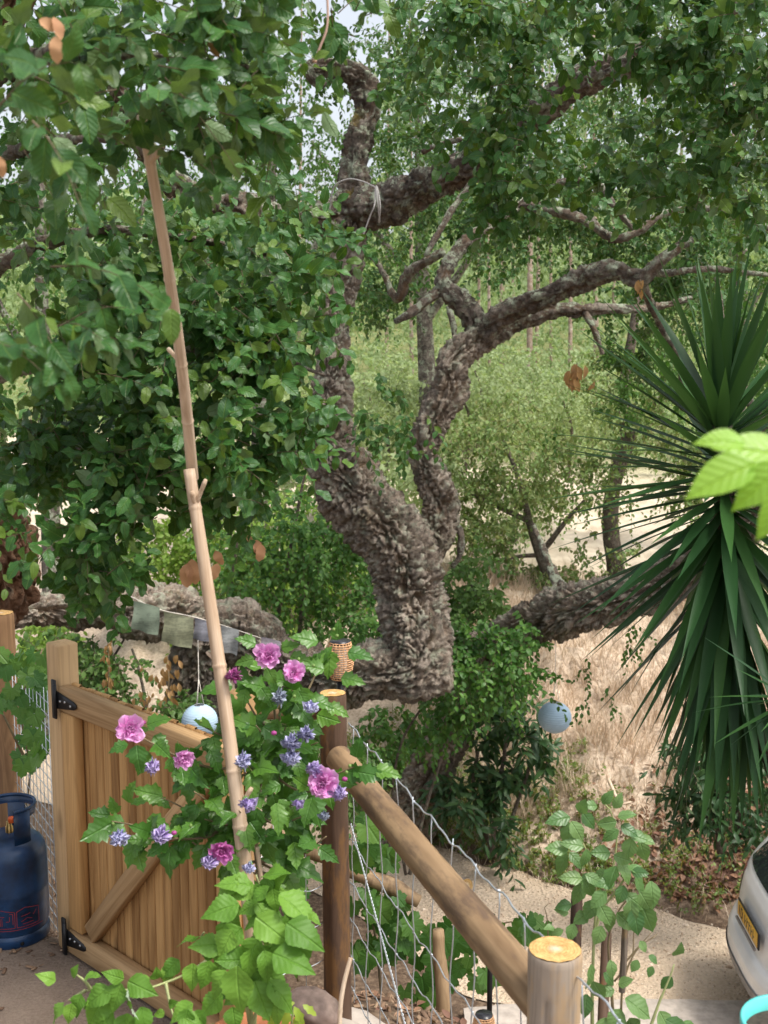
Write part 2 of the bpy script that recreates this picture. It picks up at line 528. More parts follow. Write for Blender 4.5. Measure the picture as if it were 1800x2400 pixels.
# ------------------------------------------------------------------ terrain
EDGE = np.array([(-9, 6.6), (-4, 5.3), (-1.6, 4.85), (-1.22, 4.16), (-0.46, 3.56), (-0.16, 3.72), (0.33, 2.42), (0.9, 1.0), (1.6, -0.6), (3, -6), (4, -30)], float)
FAR = np.array([(-40, 36), (-12, 19.5), (-4, 14.6), (0.2, 11.5), (2.4, 9.95), (5, 9.1), (9, 8.4), (40, 6)], float)
def seg_dist(P, L):
    best = np.full(len(P), 1e9)
    for a, b in zip(L[:-1], L[1:]):
        ab = b - a
        t = np.clip(((P - a) @ ab) / (ab @ ab), 0, 1)
        best = np.minimum(best, np.linalg.norm(P - a - t[:, None] * ab, axis=1))
    return best
ZR = -2.9
def terrain(x, y, fine=True):
    P = np.stack([np.ravel(x), np.ravel(y)], 1).astype(float)
    s = seg_dist(P, EDGE) * np.where((P[:, 1] > np.interp(P[:, 0], EDGE[:, 0], EDGE[:, 1])), 1, -1)
    z1 = np.interp(s, [-1e3, -0.05, 0.06, .5, 1, 1.6, 2.4, 3.2, 1e3], [0, 0, -.12, -.3, -.75, -1.4, -2.2, ZR, ZR])
    t = seg_dist(P, FAR) * np.where(P[:, 1] > np.interp(P[:, 0], FAR[:, 0], FAR[:, 1]), 1, -1)
    z2 = ZR + np.interp(t, [-1e3, 0, .35, 1.2, 2.4, 3.6, 6, 14, 22, 40, 90, 400], [0, 0, .22, .75, 1.35, 1.8, 1.95, 2.4, 3.1, 5.2, 10, 36])
    z = np.maximum(z1, z2)
    p3 = np.stack([P[:, 0], P[:, 1], np.zeros(len(P))], 1)
    rough = np.where(s < 0, 0.012, 0.05) * np.where((s > 3.0) & (t < 0), 0.3, 1) * np.where(t > 0.2, 3.4, 1)
    z = z + rough * fbm(p3 * 2.3, 4, 3) + 0.3 * rough * fbm(p3 * 11, 3, 5) + np.where(t > 8, 0.4, 0) * fbm(p3 * .12, 3, 9) + np.clip((t - .4) / 1.2, 0, 1) * np.clip((5 - t) / 1.0, 0, 1) * (.30 * fbm(p3 * .9, 3, 15) + .16 * np.abs(fbm(p3 * 3.1, 3, 17)))
    return z, s, t
def tz(x, y):
    return terrain(np.atleast_1d(x), np.atleast_1d(y))[0]

xs = np.concatenate([-np.geomspace(5, 160, 36)[::-1], np.arange(-4.9, 7, .07), np.geomspace(7, 160, 36)])
ys = np.concatenate([-np.geomspace(.6, 60, 14)[::-1], np.arange(-.5, 16, .07), np.geomspace(16.1, 260, 60)])
gx, gy = np.meshgrid(xs, ys)
gz, gs, gt = terrain(gx, gy)
V = np.stack([gx.ravel(), gy.ravel(), gz], 1)
me = raw_mesh('ground', V, [grid_faces(len(ys), len(xs), False)])
for nm, val in (('yard', np.clip(0.5 - gs / 0.12, 0, 1)), ('bank', np.clip(gt / 0.3, 0, 1)), ('top', np.clip((gt - 3.0) / 1.0, 0, 1)),
                ('litter', np.clip((gx.ravel() - 2.4 - 1.1 * (gt - .6)) / .8, 0, 1) * np.clip(gt / .4, 0, 1) * np.clip((2.6 - gt) / .6, 0, 1)), ('far', np.clip((gt - 12) / 4.0, 0, 1))):
    a = me.attributes.new(nm, 'FLOAT', 'POINT'); a.data.foreach_set('value', val.astype(np.float32))
m, nt, b = new_mat('earth')
v = coords(nt)
def attr(nt, n): return nd(nt, 'Attribute', attribute_name=n).outputs['Fac']
n1, n2, n3 = noise_(nt, v, 3, 6, .6), noise_(nt, v, 22, 6, .7), noise_(nt, v, 90, 4, .7)
mulch = ramp(nt, n2, [(.3, (.05, .034, .024)), (.5, (.14, .095, .065)), (.72, (.30, .22, .15))])
yard = mixc(nt, n2, ramp(nt, n1, [(.35, (.16, .115, .088)), (.65, (.31, .24, .19))]), ramp(nt, n3, [(.3, (.15, .11, .082)), (.7, (.33, .26, .205))]))
grassy = ramp(nt, n2, [(.28, (.32, .23, .155)), (.5, (.62, .49, .37)), (.72, (.80, .69, .55))])
litt = ramp(nt, n2, [(.3, (.06, .035, .026)), (.55, (.17, .095, .07)), (.75, (.28, .17, .13))])
sand = ramp(nt, n1, [(.35, (.55, .45, .33)), (.65, (.74, .64, .50))])
c = mixc(nt, attr(nt, 'yard'), mulch, yard)
c = mixc(nt, attr(nt, 'bank'), c, grassy)
c = mixc(nt, attr(nt, 'litter'), c, litt)
c = mixc(nt, attr(nt, 'top'), c, sand)
c = mixc(nt, attr(nt, 'far'), c, ramp(nt, n1, [(.35, (.16, .19, .07)), (.65, (.30, .30, .14))]))
nt.links.new(c, b.inputs['Base Color'])
b.inputs['Roughness'].default_value = 0.95; b.inputs['Specular IOR Level'].default_value = 0.1
bump(nt, b, math_(nt, 'ADD', n2, n3), 0.6, 0.03)
EARTH = m
tag(link('ground', me, m), kind='structure')

# driveway: its own sheet of pale gravel
nu, nv = 220, 26
far = spline(np.array([(-9, 17.4), (-4, 14.45), (0.2, 11.45), (2.4, 9.9), (5, 9.05), (9, 8.35)]), 0.08)[0]
near = spline(np.array([(-9, 15.2), (-4.6, 12.9), (-0.9, 10.5), (0.35, 9.0), (1.0, 8.42), (4, 8.2), (9, 7.2)]), 0.08)[0]
fi = far[np.linspace(0, len(far) - 1, nu).astype(int)]
ni = near[np.linspace(0, len(near) - 1, nu).astype(int)]
jf = 0.14 * fbm(np.stack([fi[:, 0] * 2, fi[:, 1] * 2, fi[:, 0] * 0], 1), 4, 21)
fi = fi + jf[:, None] * np.array((.5, 1.0))
t = np.linspace(0, 1, nv)
G = ni[:, None] * (1 - t[None, :, None]) + fi[:, None] * t[None, :, None]
gz = np.maximum(tz(G[..., 0].ravel(), G[..., 1].ravel()), ZR - .02) + 0.014
me = raw_mesh('driveway', np.column_stack([G.reshape(-1, 2), gz]), [grid_faces(nu, nv, False)[:, ::-1]])
m, nt, b = new_mat('pale_gravel')
v = coords(nt)
n1, n2 = noise_(nt, v, 1.6, 5, .6), noise_(nt, v, 45, 6, .75)
vo = nd(nt, 'TexVoronoi'); vo.inputs['Scale'].default_value = 34; nt.links.new(v, vo.inputs['Vector'])
c = mixc(nt, .5, ramp(nt, n1, [(.35, (.54, .405, .275)), (.65, (.74, .595, .445))]), ramp(nt, n2, [(.3, (.43, .31, .205)), (.7, (.84, .70, .54))]))
nt.links.new(c, b.inputs['Base Color']); b.inputs['Roughness'].default_value = .95; b.inputs['Specular IOR Level'].default_value = .1
bump(nt, b, math_(nt, 'ADD', n2, vo.outputs['Distance']), .8, .03)
tag(link('driveway', me, m), kind='structure')

# loose stones on the driveway
def ico():
    p = (1 + 5 ** .5) / 2
    V = norm(np.array([(-1, p, 0), (1, p, 0), (-1, -p, 0), (1, -p, 0), (0, -1, p), (0, 1, p), (0, -1, -p), (0, 1, -p), (p, 0, -1), (p, 0, 1), (-p, 0, -1), (-p, 0, 1)]))
    F = np.array([(0, 11, 5), (0, 5, 1), (0, 1, 7), (0, 7, 10), (0, 10, 11), (1, 5, 9), (5, 11, 4), (11, 10, 2), (10, 7, 6), (7, 1, 8), (3, 9, 4), (3, 4, 2), (3, 2, 6), (3, 6, 8), (3, 8, 9), (4, 9, 5), (2, 4, 11), (6, 2, 10), (8, 6, 7), (9, 8, 1)])
    return V * np.array((1, .8, .55)), F, np.zeros((12, 2))
def rand_rot(n, r=rng):
    return orient(norm(r.normal(size=(n, 3))), norm(r.normal(size=(n, 3))))
n = 15000
uu, vv = rng.integers(0, nu, n), rng.uniform(0.0, 1.0, n)
p2 = ni[uu] * (1 - vv[:, None]) + fi[uu] * vv[:, None] + rng.normal(0, .03, (n, 2))
k = (p2[:, 0] > -1.2) & (p2[:, 0] < 4.2)
p2 = p2[k]
pz = np.maximum(tz(p2[:, 0], p2[:, 1]), ZR - .02) + .016
mb = MB()
scatter(mb, ico(), np.column_stack([p2, pz]), rand_rot(len(p2)), rng.uniform(.004, .014, len(p2)) * (1 + (rng.random(len(p2)) > .97) * 1.2))
m_stone = leaf_mat('gravel_stone', [(.42, .30, .20), (.66, .52, .38), (.82, .70, .56), (.52, .41, .31)], rough=.9, transl=0.0, spec=.1)
tag(mb.build('gravel', m_stone, smooth=False), 'loose pale stones strewn over the gravel driveway', 'gravel', kind='stuff')

# concrete apron at the near edge of the driveway
mb = MB()
ap = spline(np.array([(0.6, 8.28), (1.2, 8.36), (2.2, 8.40), (3.2, 8.34), (5.0, 8.1)]), .05)[0]
top = np.column_stack([ap[:, 0], ap[:, 1] + .02 * fbm(np.column_stack([ap * 9, ap[:, :1] * 0]), 3, 8), np.full(len(ap), ZR + .075)])
rows = [top + np.array((0, .004, -.13)), top + np.array((0, .003, -.006)), top + np.array((0, -.012, .004))]
for k in range(1, 9):
    rows.append(top + np.array((0, -.012 - .16 * k, .004 + .004 * math.sin(k))))
Vr = np.concatenate(rows)
mb.add(Vr, grid_faces(len(rows), len(ap), False))
m_conc = plain('rough_concrete', (.46, .40, .345), .9, var=.16, spec=.2, scale=14, bmp=.5)
tag(mb.build('concrete_apron', m_conc), kind='structure')
# strip of concrete under the fence
mb = MB()
fl = spline(np.array([(-0.52, 3.44), (-0.18, 3.60), (.04, 3.12), (.31, 2.38), (.56, 1.8)]), .06)[0]
tn = norm(np.gradient(fl, axis=0)); nn = np.stack([-tn[:, 1], tn[:, 0]], 1)
prof = [(-.13, -.12), (-.12, .0), (-.10, .012), (.12, .014), (.15, .0), (.17, -.25)]
rows = [np.column_stack([fl + nn * (a + .02 * fbm(np.column_stack([fl * 6, fl[:, :1] * 0 + q]), 3, 4))[:, None], np.full(len(fl), z - .055)]) for q, (a, z) in enumerate(prof)]
mb.add(np.concatenate(rows), grid_faces(len(rows), len(fl), False)[:, ::-1])
tag(mb.build('fence_footing', m_conc), kind='structure')

# wood chips and fallen leaves
chip = (np.array([(-.5, -.16, -.04), (.5, -.12, -.04), (.45, .15, -.03), (-.4, .17, -.04), (-.45, -.1, .05), (.42, -.1, .05), (.4, .1, .06), (-.4, .12, .04)]),
        np.array([(0, 3, 2, 1), (4, 5, 6, 7), (0, 1, 5, 4), (1, 2, 6, 5), (2, 3, 7, 6), (3, 0, 4, 7)]), np.zeros((8, 2)))
m_chip = leaf_mat('wood_chip', [(.10, .06, .04), (.22, .14, .09), (.38, .27, .18), (.16, .10, .07), (.30, .2, .13)], rough=.9, transl=0, spec=.1)
def on_ground(n, x0, x1, y0, y1, cond):
    x, y = rng.uniform(x0, x1, n), rng.uniform(y0, y1, n)
    z, s, t = terrain(x, y)
    k = cond(s, t, x, y)
    return np.stack([x, y, z], 1)[k]
def flat_rot(n, tilt=.35):
    a = rng.uniform(0, 6.28, n)
    return orient(np.stack([np.cos(a), np.sin(a), rng.normal(0, tilt * .5, n)], 1), UP + rng.normal(0, tilt, (n, 3)))
mb = MB()
P = on_ground(5200, -.9, 1.4, 3.6, 6.6, lambda s, t, x, y: (s > .17) & (s < 2.2))
scatter(mb, chip, P + np.array((0, 0, .006)), flat_rot(len(P), .5), rng.uniform(.02, .06, len(P)))
P = on_ground(2600, -1.9, -.5, 3.4, 5.0, lambda s, t, x, y: (s > -.75) & (s < .4) & (rng.random(len(s)) < np.clip((y - 3.75) / .5, 0.05, 1)) & ((x < -1.15) | (s > 0)))
scatter(mb, chip, P + np.array((0, 0, .006)), flat_rot(len(P), .4), rng.uniform(.012, .045, len(P)))
tag(mb.build('wood_chips', m_chip, smooth=False), 'brown wood chips scattered under the wire fence and round the gas bottle', 'wood chips', kind='stuff')

m_dry = leaf_mat('dry_leaf', [(.16, .085, .055), (.30, .17, .11), (.42, .26, .17), (.22, .12, .09), (.36, .2, .12)], rough=.8, transl=.1, spec=.15)
mb = MB()
lt = leaf_tmpl(4, .27, .35, .35)
P = on_ground(11000, 1.6, 5.0, 9.4, 13.2, lambda s, t, x, y: (t > .12) & (t < 3.0) & (x - 2.35 - 1.1 * (t - .6) + rng.normal(0, .3, len(t)) > 0))
scatter(mb, lt, P + np.array((0, 0, .02)), flat_rot(len(P), .8), rng.uniform(.04, .11, len(P)))
P = on_ground(900, -.6, 1.4, 3.9, 6.6, lambda s, t, x, y: (s > .2) & (s < 2.2))
scatter(mb, lt, P + np.array((0, 0, .012)), flat_rot(len(P), .5), rng.uniform(.03, .06, len(P)))
tag(mb.build('leaf_litter', m_dry), 'curled brown fallen leaves covering the bank beside the car', 'fallen leaves', kind='stuff')

# dry grass on the bank
def grass(mb, P, h, lean, width, r=rng):
    n = len(P)
    a = r.uniform(0, 6.28, n)
    ln = np.stack([np.cos(a), np.sin(a), np.zeros(n)], 1) * (lean * r.uniform(.3, 1.2, n))[:, None]
    hh = h * r.uniform(.5, 1.2, n)
    b = r.uniform(0, 6.28, n)
    sd = np.stack([np.cos(b), np.sin(b), np.zeros(n)], 1) * (width * r.uniform(.6, 1.3, n))[:, None]
    m1 = P + ln * hh[:, None] * .35 + UP * (hh * .6)[:, None]
    tp = P + ln * hh[:, None] + UP * (hh * .88)[:, None]
    V = np.stack([P - sd, P + sd, m1 + sd * .7, m1 - sd * .7, tp], 1).reshape(-1, 3)
    k = (np.arange(n) * 5)[:, None]
    mb.add(V, [np.array([(0, 1, 2, 3)]) + k, np.array([(3, 2, 4)]) + k])
m_straw = leaf_mat('straw', [(.55, .42, .30), (.76, .63, .48), (.66, .52, .38), (.82, .71, .57)], rough=.8, transl=.25, spec=.15, tcol=(.7, .55, .38))
mb = MB()
P = on_ground(42000, .2, 5.2, 9.5, 16, lambda s, t, x, y: (t > .5) & (t < 4.6) & (rng.random(len(t)) < np.clip((2.6 + 1.1 * (t - .4) - x) / .7, .03, 1)))
grass(mb, P[:len(P) // 2], .16, .9, .005)
grass(mb, P[len(P) // 2:][fbm(P[len(P) // 2:] * 1.7, 3, 6) > -.02], .34, .8, .005)
P = on_ground(2600, .2, 4.5, 9.3, 12, lambda s, t, x, y: (t > -.1) & (t < .5))
grass(mb, P, .14, 1.2, .004)
tag(mb.build('dry_grass', m_straw), 'straw-coloured dry grass covering the bank beyond the driveway', 'dry grass', kind='stuff')
# green weeds along the driveway's far edge
m_weed = leaf_mat('weed_leaf', [(.07, .14, .03), (.12, .22, .04), (.20, .28, .05), (.10, .17, .05), (.28, .24, .05)], rough=.5, transl=.3)
mb = MB()
P = on_ground(7000, -.6, 5.0, 9.2, 13, lambda s, t, x, y: (t > -.02) & (t < 1.6) & (rng.random(len(t)) < np.where(x < 2.1, np.clip(1.5 - t, 0, 1), .4 * np.clip(1.3 - t, 0, 1))))
A = P + UP * .01
pos, Rm, sz = sprays(A, UP + rng.normal(0, .6, (len(A), 3)), rng.uniform(.12, .5, len(A)) * np.clip(.55 + 1.2 * fbm(A * 1.3, 2, 44), .3, 1.3), 10, .048, (0, -.4, .9), .3, .1)
scatter(mb, leaf_tmpl(2, .3, .2, .2), pos, Rm, sz)
grass(mb, P[:2500], .2, .5, .004)
tag(mb.build('weeds', m_weed), 'low green and yellowish weeds along the far edge of the driveway', 'weeds', kind='stuff')
# ------------------------------------------------------------------ cork oaks
BARK = bark_mat('cork_bark', (.088, .072, .060), (.335, .275, .222), (.62, .53, .435), (.38, .24, .13))
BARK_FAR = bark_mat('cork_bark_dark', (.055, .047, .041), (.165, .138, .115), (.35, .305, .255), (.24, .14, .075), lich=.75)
TWIG = plain('twig', (.17, .125, .085), .8, var=.3, spec=.2)
TWIG_PALE = plain('twig_pale', (.40, .27, .15), .7, var=.25, spec=.3)

def bark_tube(name, pts, mat, parent, res=.018, depth=.05, plate=.10, lump=.16, seed=0, cap=True, stretch=.55, rmul=1.0):
    """pts: (px, py, depth, radius px). A limb of cork: lumpy, split into plates by deep cracks."""
    P = np.array([np.append(W(a, b, d), r * d / FPX * rmul) for a, b, d, r in pts])
    Q, s = spline(P, res)
    C, rad = Q[:, :3], np.maximum(Q[:, 3], .004)
    n = int(np.clip(2 * np.pi * rad.max() / res, 8, 130))
    T, N, B = frames(C)
    a = np.arange(n) * 2 * np.pi / n
    dirs = np.cos(a)[None, :, None] * N[:, None] + np.sin(a)[None, :, None] * B[:, None]
    base = C[:, None] + rad[:, None, None] * dirs
    cyl = np.stack([rad[:, None] * np.cos(a), rad[:, None] * np.sin(a), np.repeat((s * stretch)[:, None], n, 1)], -1) + seed * 3.7
    wp = cyl + .35 * plate * np.stack([fbm(cyl / plate * .9, 3, seed + k) for k in (1, 2, 3)], -1)
    f1, f2 = worley(wp / (plate * .8), seed)
    aa = np.abs(fbm(wp * np.array((1, 1, .42)) / (plate * 1.25), 4, seed + 5))
    bb = np.abs(fbm(wp * np.array((1, 1, .8)) / (plate * .5), 3, seed + 15))
    cc = np.abs(fbm(wp * np.array((.7, .7, 1.7)) / (plate * 1.0), 3, seed + 25))
    crack = np.maximum(np.exp(-(aa / .06) ** 2), np.maximum(.65 * np.exp(-(bb / .05) ** 2), .6 * np.exp(-(cc / .035) ** 2)))
    crack = np.maximum(crack, .5 * np.exp(-((f2 - f1) / .07) ** 2))
    lay = fbm(wp / (plate * 1.5), 3, seed + 35) * 5
    lay = (np.floor(lay) + np.clip((lay - np.floor(lay)) * 3, 0, 1)) / 5
    big = fbm(cyl / np.maximum(rad.mean() * 2.2, .02), 3, seed + 9)
    fine = fbm(wp / (plate * .18), 3, seed + 13)
    dsp = np.minimum(depth, .3 * rad)[:, None] * (1.7 * lay - 1.7 * crack + .42 * fine) + lump * rad[:, None] * big * 1.5
    V = base + dsp[..., None] * dirs
    F = [grid_faces(len(C), n, True)]
    V = V.reshape(-1, 3)
    if cap:
        V = np.vstack([V, C[0] - T[0] * rad[0] * .35, C[-1] + T[-1] * rad[-1] * .35])
        e = len(V) - 2
        j = np.arange(n)
        F.append(np.stack([np.full(n, e), (j + 1) % n, j], 1))
        F.append(np.stack([np.full(n, e + 1), (len(C) - 1) * n + j, (len(C) - 1) * n + (j + 1) % n], 1))
    me = raw_mesh(name, V, F)
    crack = crack * .8
    cv = np.zeros(len(V), np.float32); cv[:crack.size] = np.clip(crack.ravel(), 0, 1)
    at = me.attributes.new('crack', 'FLOAT', 'POINT'); at.data.foreach_set('value', cv)
    return link(name, me, mat, parent)

oak = thing('cork_oak', (W(470, 1900, 9.8)[0], W(470, 1900, 9.8)[1], ZR + .1), 'big gnarled cork oak whose thick trunk bends up from a low horizontal limb', 'tree')
bark_tube('trunk', [(470, 2120, 9.9, 78), (472, 1980, 9.9, 74), (466, 1800, 9.9, 68), (462, 1660, 9.9, 66), (470, 1560, 9.85, 72), (520, 1490, 9.8, 78), (590, 1500, 9.75, 72), (680, 1560, 9.7, 62), (780, 1585, 9.6, 64), (880, 1580, 9.5, 72), (965, 1560, 9.5, 84),
           (980, 1490, 9.55, 82), (962, 1400, 9.6, 72), (945, 1310, 9.6, 80), (890, 1215, 9.6, 84), (822, 1135, 9.6, 76), (774, 1055, 9.6, 60), (772, 960, 9.6, 46), (782, 860, 9.6, 39), (784, 770, 9.6, 38), (800, 660, 9.6, 41), (818, 560, 9.6, 38), (832, 470, 9.6, 42)],
          BARK, oak, res=.0135, depth=.066, plate=.10, lump=.11, seed=2)
bark_tube('limb_end', [(935, 1595, 9.5, 62), (985, 1580, 9.45, 66), (1022, 1560, 9.45, 56), (1040, 1545, 9.45, 34)], BARK, oak, res=.0135, depth=.055, plate=.085, seed=5)
bark_tube('limb', [(500, 1500, 9.8, 64), (420, 1440, 9.6, 60), (320, 1437, 9.3, 56), (210, 1425, 9.0, 48), (110, 1428, 8.7, 44), (10, 1432, 8.4, 46), (-120, 1420, 8.0, 52), (-300, 1380, 7.6, 54)], BARK, oak, res=.015, depth=.055, plate=.085, seed=7)
bark_tube('stem', [(960, 1350, 9.75, 40), (1010, 1270, 9.8, 46), (1035, 1190, 9.8, 46), (1010, 1110, 9.8, 44), (992, 1060, 9.8, 40), (1010, 1000, 9.8, 42), (1048, 930, 9.8, 42), (1058, 870, 9.8, 38), (1062, 842, 9.8, 36), (1108, 800, 9.8, 34), (1150, 772, 9.8, 36)], BARK, oak, res=.014, depth=.045, plate=.07, seed=9)
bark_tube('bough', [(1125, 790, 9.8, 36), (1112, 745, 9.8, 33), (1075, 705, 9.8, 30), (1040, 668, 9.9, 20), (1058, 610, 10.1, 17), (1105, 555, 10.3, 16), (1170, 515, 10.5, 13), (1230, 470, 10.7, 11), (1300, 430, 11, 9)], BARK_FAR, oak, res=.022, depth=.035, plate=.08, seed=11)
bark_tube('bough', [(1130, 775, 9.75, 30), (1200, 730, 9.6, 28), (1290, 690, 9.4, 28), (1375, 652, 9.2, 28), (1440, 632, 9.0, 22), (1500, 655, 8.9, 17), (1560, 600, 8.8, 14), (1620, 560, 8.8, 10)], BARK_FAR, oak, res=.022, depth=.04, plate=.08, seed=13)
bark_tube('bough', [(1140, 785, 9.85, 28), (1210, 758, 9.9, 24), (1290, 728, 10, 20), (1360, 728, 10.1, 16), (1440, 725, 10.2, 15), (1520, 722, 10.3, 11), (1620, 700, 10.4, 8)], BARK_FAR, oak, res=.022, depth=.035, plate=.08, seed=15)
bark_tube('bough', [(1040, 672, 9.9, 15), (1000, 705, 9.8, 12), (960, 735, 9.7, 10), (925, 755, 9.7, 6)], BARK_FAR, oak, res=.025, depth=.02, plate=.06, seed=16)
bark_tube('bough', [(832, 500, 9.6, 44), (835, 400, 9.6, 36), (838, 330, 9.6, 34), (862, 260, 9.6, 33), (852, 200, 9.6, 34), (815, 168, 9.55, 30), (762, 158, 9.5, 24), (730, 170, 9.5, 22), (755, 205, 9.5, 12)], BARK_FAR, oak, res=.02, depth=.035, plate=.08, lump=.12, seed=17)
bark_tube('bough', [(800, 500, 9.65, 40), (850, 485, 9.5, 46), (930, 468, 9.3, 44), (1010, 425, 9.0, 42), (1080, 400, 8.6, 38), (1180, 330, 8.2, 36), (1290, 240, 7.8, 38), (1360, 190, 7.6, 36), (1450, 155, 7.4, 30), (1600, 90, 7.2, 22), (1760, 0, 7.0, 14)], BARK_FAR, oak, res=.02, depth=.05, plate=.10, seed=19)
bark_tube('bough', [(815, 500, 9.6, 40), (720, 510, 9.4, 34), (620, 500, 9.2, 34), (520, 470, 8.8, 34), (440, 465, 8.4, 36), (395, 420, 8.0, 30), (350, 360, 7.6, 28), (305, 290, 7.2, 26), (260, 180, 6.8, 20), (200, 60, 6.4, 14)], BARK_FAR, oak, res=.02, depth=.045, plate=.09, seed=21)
for k, pts in enumerate([
        [(1300, 430, 11, 11), (1395, 425, 10.8, 10), (1430, 470, 10.7, 10), (1490, 545, 10.6, 6)],
        [(1225, 485, 10.6, 12), (1300, 495, 10.5, 13), (1380, 520, 10.4, 13), (1440, 560, 10.3, 12), (1490, 545, 10.2, 10), (1560, 500, 10.2, 8), (1660, 490, 10.2, 9), (1760, 520, 10.2, 9), (1860, 560, 10.2, 8)],
        [(1470, 640, 8.9, 12), (1560, 640, 8.9, 9), (1660, 630, 8.9, 8), (1760, 640, 9, 7), (1850, 650, 9, 6)],
        [(1040, 590, 10.4, 12), (960, 640, 10.5, 12), (930, 700, 10.6, 11), (880, 610, 10.8, 7), (830, 580, 11, 5)],
        [(1105, 430, 8.2, 9), (1060, 490, 8.2, 8), (1020, 560, 8.2, 7), (998, 600, 8.2, 6)],
        [(1370, 730, 10.1, 8), (1395, 780, 10, 7), (1412, 830, 10, 5)],
        [(990, 355, 8.6, 8), (1030, 340, 8.5, 8), (1080, 325, 8.3, 6)],
        [(1072, 820, 10, 7), (1062, 760, 10.1, 8), (1052, 720, 10.2, 7)],
        [(1055, 1210, 9.9, 9), (1080, 1250, 9.9, 9), (1078, 1300, 9.9, 7), (1060, 1330, 9.9, 5)],
        [(1500, 650, 8.9, 12), (1545, 760, 9.3, 9), (1590, 850, 9.6, 7), (1600, 960, 9.8, 5)]]):
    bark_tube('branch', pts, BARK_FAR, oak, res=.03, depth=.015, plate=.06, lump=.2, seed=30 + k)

oak2 = thing('cork_oak', (W(950, 1985, 12)[0], W(950, 1985, 12)[1], ZR), 'leaning cork oak behind the wire fence with a thick limb reaching to the yucca', 'tree')
bark_tube('trunk', [(925, 2030, 12.1, 78), (945, 1960, 12.0, 72), (985, 1880, 11.9, 62), (1020, 1790, 11.8, 52), (1055, 1710, 11.6, 46), (1110, 1620, 11.3, 46), (1150, 1540, 11.0, 50), (1200, 1490, 10.7, 54), (1280, 1455, 10.4, 58), (1370, 1425, 10.0, 58), (1470, 1400, 9.7, 58), (1580, 1360, 9.4, 58), (1680, 1300, 9.1, 54), (1780, 1200, 8.9, 48), (1860, 1050, 8.7, 42), (1900, 850, 8.6, 36)],
          BARK, oak2, res=.016, depth=.055, plate=.085, lump=.14, seed=41)
bark_tube('limb', [(1190, 1500, 10.8, 30), (1130, 1500, 10.9, 26), (1060, 1500, 11, 22), (980, 1510, 11.2, 18)], BARK, oak2, res=.03, depth=.03, plate=.09, seed=43)
bark_tube('branch', [(1330, 1410, 10.2, 22), (1300, 1350, 10.4, 14), (1275, 1290, 10.6, 9), (1250, 1230, 10.8, 6)], BARK_FAR, oak2, res=.03, depth=.02, plate=.06, seed=45)
bark_tube('branch', [(1850, 1080, 8.8, 20), (1760, 950, 9.0, 14), (1700, 800, 9.2, 10), (1680, 650, 9.4, 7)], BARK_FAR, oak2, res=.03, depth=.02, plate=.06, seed=46)

oak3 = thing('cork_oak', (-2.35, 6.0, -1.2), 'nearest cork oak, reddish bark at the photo edge, its leafy sprays hanging over the gate', 'tree')
bark_tube('trunk', [(-120, 2000, 6.4, 110), (-105, 1700, 6.3, 100), (-70, 1480, 6.2, 96), (-20, 1380, 6.1, 100), (-5, 1310, 6.0, 96), (-50, 1200, 5.8, 84), (-110, 1050, 5.4, 80), (-150, 850, 5.0, 76), (-160, 600, 4.5, 72), (-130, 350, 4.0, 66), (-60, 150, 3.6, 56), (50, -60, 3.3, 44), (180, -300, 3.0, 30)],
          bark_mat('cork_bark_red', (.12, .065, .045), (.24, .135, .085), (.36, .22, .145), (.36, .17, .07), lich=.12), oak3, res=.016, depth=.05, plate=.09, seed=51)
for k, pts in enumerate([
        [(-150, 700, 4.6, 34), (0, 620, 4.1, 24), (130, 560, 3.8, 18), (280, 540, 3.7, 14), (450, 560, 3.7, 10), (640, 600, 3.7, 6)],
        [(-120, 900, 5.0, 30), (60, 860, 4.3, 20), (240, 840, 3.9, 15), (430, 820, 3.7, 11), (620, 830, 3.6, 8), (760, 880, 3.6, 4)],
        [(-100, 1150, 5.5, 26), (20, 1080, 4.8, 18), (160, 1060, 4.2, 13), (320, 1060, 3.8, 9), (500, 1100, 3.6, 5)],
        [(-60, 180, 3.6, 40), (100, 130, 3.0, 24), (250, 120, 2.6, 16), (420, 140, 2.4, 12), (580, 160, 2.3, 7)],
        [(-140, 420, 4.1, 30), (20, 360, 3.4, 20), (150, 330, 2.9, 14), (280, 330, 2.6, 9), (360, 380, 2.5, 5)],
        [(60, -60, 3.2, 26), (300, -120, 2.9, 20), (600, -100, 2.8, 14), (820, -40, 2.9, 8)]]):
    bark_tube('bough', pts, BARK_FAR, oak3, res=.014, depth=.012, plate=.04, lump=.2, seed=60 + k)

OAKLEAF = leaf_mat('oak_leaf', [(.020, .080, .018), (.036, .122, .026), (.062, .168, .034), (.026, .095, .022), (.046, .14, .028), (.13, .21, .030)], under=(.12, .19, .08), rough=.40, transl=.20, veins=.34, spec=.34)
OAKLEAF_FAR = leaf_mat('oak_leaf_far', [(.042, .110, .022), (.07, .16, .030), (.105, .215, .04), (.055, .13, .028)], under=(.12, .18, .06), rough=.5, transl=.42, spec=.25)
NEAR_T = [leaf_tmpl(11, .28, f, c, .055, (0.04, .60, .88, .98, 1.0, .99, .93, .80, .55, 0.12), wv, sd) for f, c, wv, sd in ((.2, .25, .25, 1), (.10, .35, .3, 2), (.35, .15, .2, 3), (.12, -.15, .3, 4), (.25, .5, .2, 5), (.05, .1, .4, 6))]
MID_T = [leaf_tmpl(4, .30, f, c, .05, (0.05, .8, 1.0, .7, 0.0), .2, sd) for f, c, sd in ((.3, .2, 1), (.15, .4, 2), (.4, .1, 3))]

